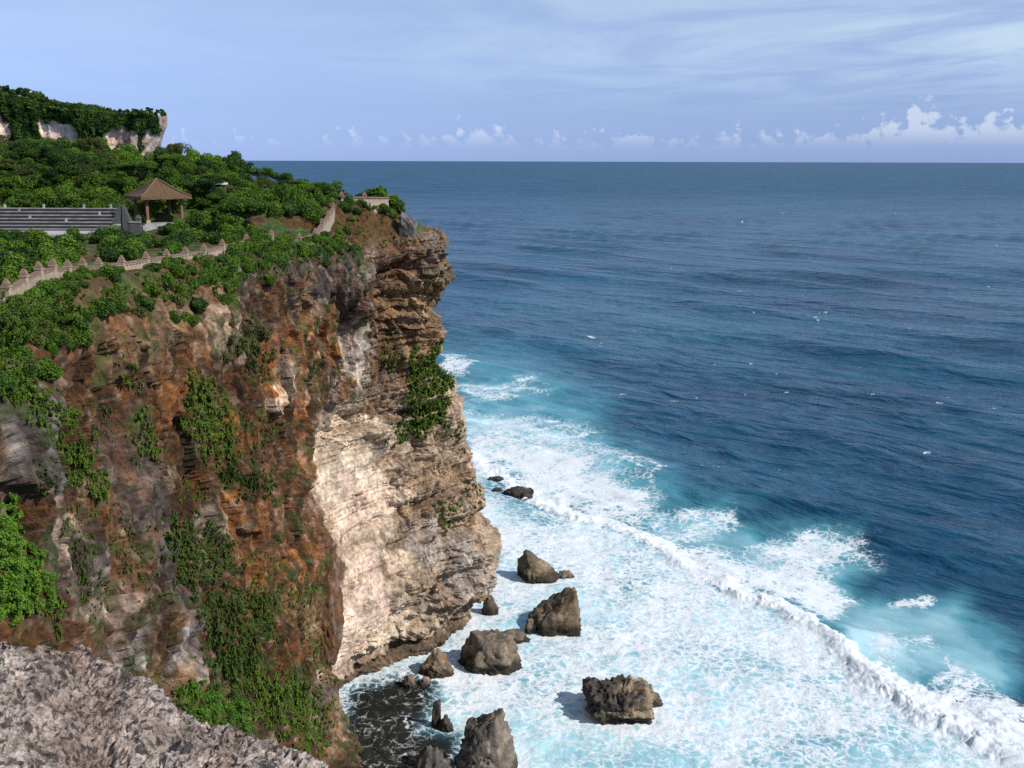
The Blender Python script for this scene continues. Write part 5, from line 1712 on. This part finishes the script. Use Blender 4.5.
# ------------------------------------------------------------------ the far headland
def far_headland():
    Yf = 500.0
    tx = [(-260, 82), (-120, 84), (-40, 86), (0, 88), (15, 90), (30, 94), (45, 100), (70, 104), (110, 107), (140, 107), (140, 106), (149, 108)]
    xs = np.array([at(p[0], p[1], Yf).x for p in tx]); zs = np.array([at(p[0], p[1], Yf).z - 2.5 for p in tx])
    xe = xs[-1]
    n1, n2 = 260, 120
    gx = np.linspace(xs[0], xe - 10, n1)
    ang = np.linspace(0, math.pi * .95, 50)[1:]
    plan = [(x, Yf + 6 * math.sin(x / 17) + 3 * math.sin(x / 6.3)) for x in gx]
    for a in ang:
        plan.append((xe - 10 + 10 * math.sin(a), Yf + 18 * (1 - math.cos(a)) + 6 * math.sin((xe - 10) / 17) * math.cos(a / 2)))
    for x in np.linspace(xe - 12, xs[0], 40):
        plan.append((x, Yf + 45 + (xe - x) * .8))
    plan = np.array(plan)
    zt = np.interp(plan[:, 0], xs, zs)
    v = np.linspace(0, 1, n2)
    Q = np.zeros((len(plan), n2 + 12, 3))
    inset = np.interp(v, [0, .5, .7, .8, .9, .95, 1], [20, 17, 15, 12, 6, 1.0, 0.0])
    for j in range(n2):
        Q[:, j, 0] = plan[:, 0] - inset[j] * .55
        Q[:, j, 1] = plan[:, 1] + inset[j] * .2
        Q[:, j, 2] = -3 + (zt + 3) * v[j]
    cen = np.array([plan[:, 0] * .75 + xs[0] * .25, Yf + 60 + 0 * zt]).T
    for j in range(12):
        t = (j + 1) / 12
        Q[:, n2 + j, 0] = plan[:, 0] * (1 - t) + cen[:, 0] * t
        Q[:, n2 + j, 1] = plan[:, 1] * (1 - t) + cen[:, 1] * t
        Q[:, n2 + j, 2] = zt + 2 * t
    sh = Q.shape[:2]
    Q = Q.reshape(-1, 3)
    lay = perlin(np.stack([Q[:, 0] * .02, Q[:, 1] * .02, Q[:, 2] * .45 + 1.2 * fbm(Q / 9, 3, 607)], 1), 601)
    d = 1.5 * fbm(Q / 22, 4, 602) + 0.5 * np.clip(lay * 2, -1, 1) + 0.8 * fbm(Q / 5, 4, 603, .6) + 1.6 * (ridged(np.stack([Q[:, 0] / 9, Q[:, 1] / 9, Q[:, 2] / 50], 1), 3, 604) - .8)
    k = np.repeat(np.concatenate([np.ones(n2 - 3), np.linspace(1, .2, 3), np.full(12, .2)])[None], sh[0], 0).ravel()
    Q[:, 1] -= d * k
    Q[:, 0] += 0.25 * d * k
    me = mesh_np('far_headland', Q, grid_faces(*sh))
    c = np.clip(.5 + .9 * fbm(Q / 6, 4, 605, .6), 0, 1)[:, None]
    C = np.array((.70, .51, .40)) + c * np.array((.12, .12, .11))
    r = sstep(.1, .5, fbm(Q / 9, 4, 606))
    C = C + (np.array((.42, .20, .12)) - C) * (.55 * r)[:, None]
    red = sstep(.1, .3, perlin(np.stack([Q[:, 0] * .03, Q[:, 1] * .03, Q[:, 2] * .8 + fbm(Q / 7, 3, 608)], 1), 609))
    C = C + (np.array((.38, .17, .11)) - C) * (.5 * red)[:, None]
    C = C + (np.array((.24, .21, .19)) - C) * (.35 * sstep(.1, .4, lay))[:, None]
    C = C + (np.array((.18, .17, .16)) - C) * (.6 * sstep(xe - 22, xe - 6, Q[:, 0]))[:, None]
    top = np.repeat(np.concatenate([np.zeros(n2), np.ones(12)])[None], sh[0], 0).ravel()
    C = C + (np.array((.05, .08, .03)) - C) * top[:, None]
    set_col(me, 'col', np.clip(C, .02, .85))
    tag(link('far_headland', me, None, M_FAR), kind='structure')
    bv = BVHTree.FromPolygons(Q.tolist(), grid_faces(*sh).tolist())
    # the hanging wood over it: leaf sprays that leave the pale bands bare
    bare = [[(36, 122), (60, 120), (80, 126), (78, 146), (44, 146)], [(102, 131), (122, 127), (139, 130), (138, 152), (108, 148)], [(143, 128), (160, 132), (159, 156), (143, 154)], [(-20, 112), (3, 112), (12, 136), (8, 142), (-20, 140)], [(157, 108), (170, 106), (170, 150), (160, 150)]]
    n = 80000
    qx, qy = RNG.uniform(-60, 168, n), RNG.uniform(84, 152, n)
    jn = np.stack([qx / 6, qy / 9, qx * 0], 1)
    jx, jy = qx + 4 * fbm(jn, 3, 611), qy + 5 * fbm(jn, 3, 612)
    ok = np.ones(n, bool)
    for b in bare:
        ok &= ~in_poly(jx, jy, b)
    gap = fbm(np.stack([qx / 7, qy / 12, qx * 0 + 4], 1), 3, 613)
    cs, ns, ts = [], [], []
    for x, y, g in zip(qx[ok], qy[ok], gap[ok]):
        hit, nor = shoot(x, y, bv)
        if hit is None:
            continue
        cs.append((hit + nor * random.uniform(.1, .9 + 1.0 * g))[:])
        ns.append((nor * .5 + Vector((.2, 0, .7)) + Vector((random.gauss(0, .4), random.gauss(0, .4), random.gauss(0, .4))))[:])
        ts.append(.4 + .8 * g + random.gauss(0, .15))
    me = leaf_mesh('hanging_foliage', np.array(cs), np.array(ns), RNG.uniform(.6, 1.3, len(cs)) * .68, np.array(ts))
    tag(link('hanging_foliage', me, None, M_LEAF_D), 'dark green growth hanging over the pale cliffs of the far headland', 'foliage', None, 'stuff')
    # trees along its top
    rg = random.Random(77)
    GF = 'trees along the top of the far headland'
    for i in range(48):
        px = -30 + 194 * (i + rg.uniform(-.4, .4)) / 47
        Y = Yf + rg.uniform(5, 26)
        g = at(px, 100, Y)
        z = np.interp(g.x, xs, zs)
        k = rg.choice([0, 1, 2, 5])
        plant(PROTO_TREES, k, g.x, Y, z - 1.2, rg.uniform(.40, .62) * (1.5 if px < 45 else 1), 'small dark tree along the top of the far headland', 'tree', GF)


far_headland()
for p in PROTO_TREES + PROTO_SHRUBS:
    if p.name not in used_protos:
        for ch in list(p.children):
            bpy.data.objects.remove(ch)
        bpy.data.objects.remove(p)
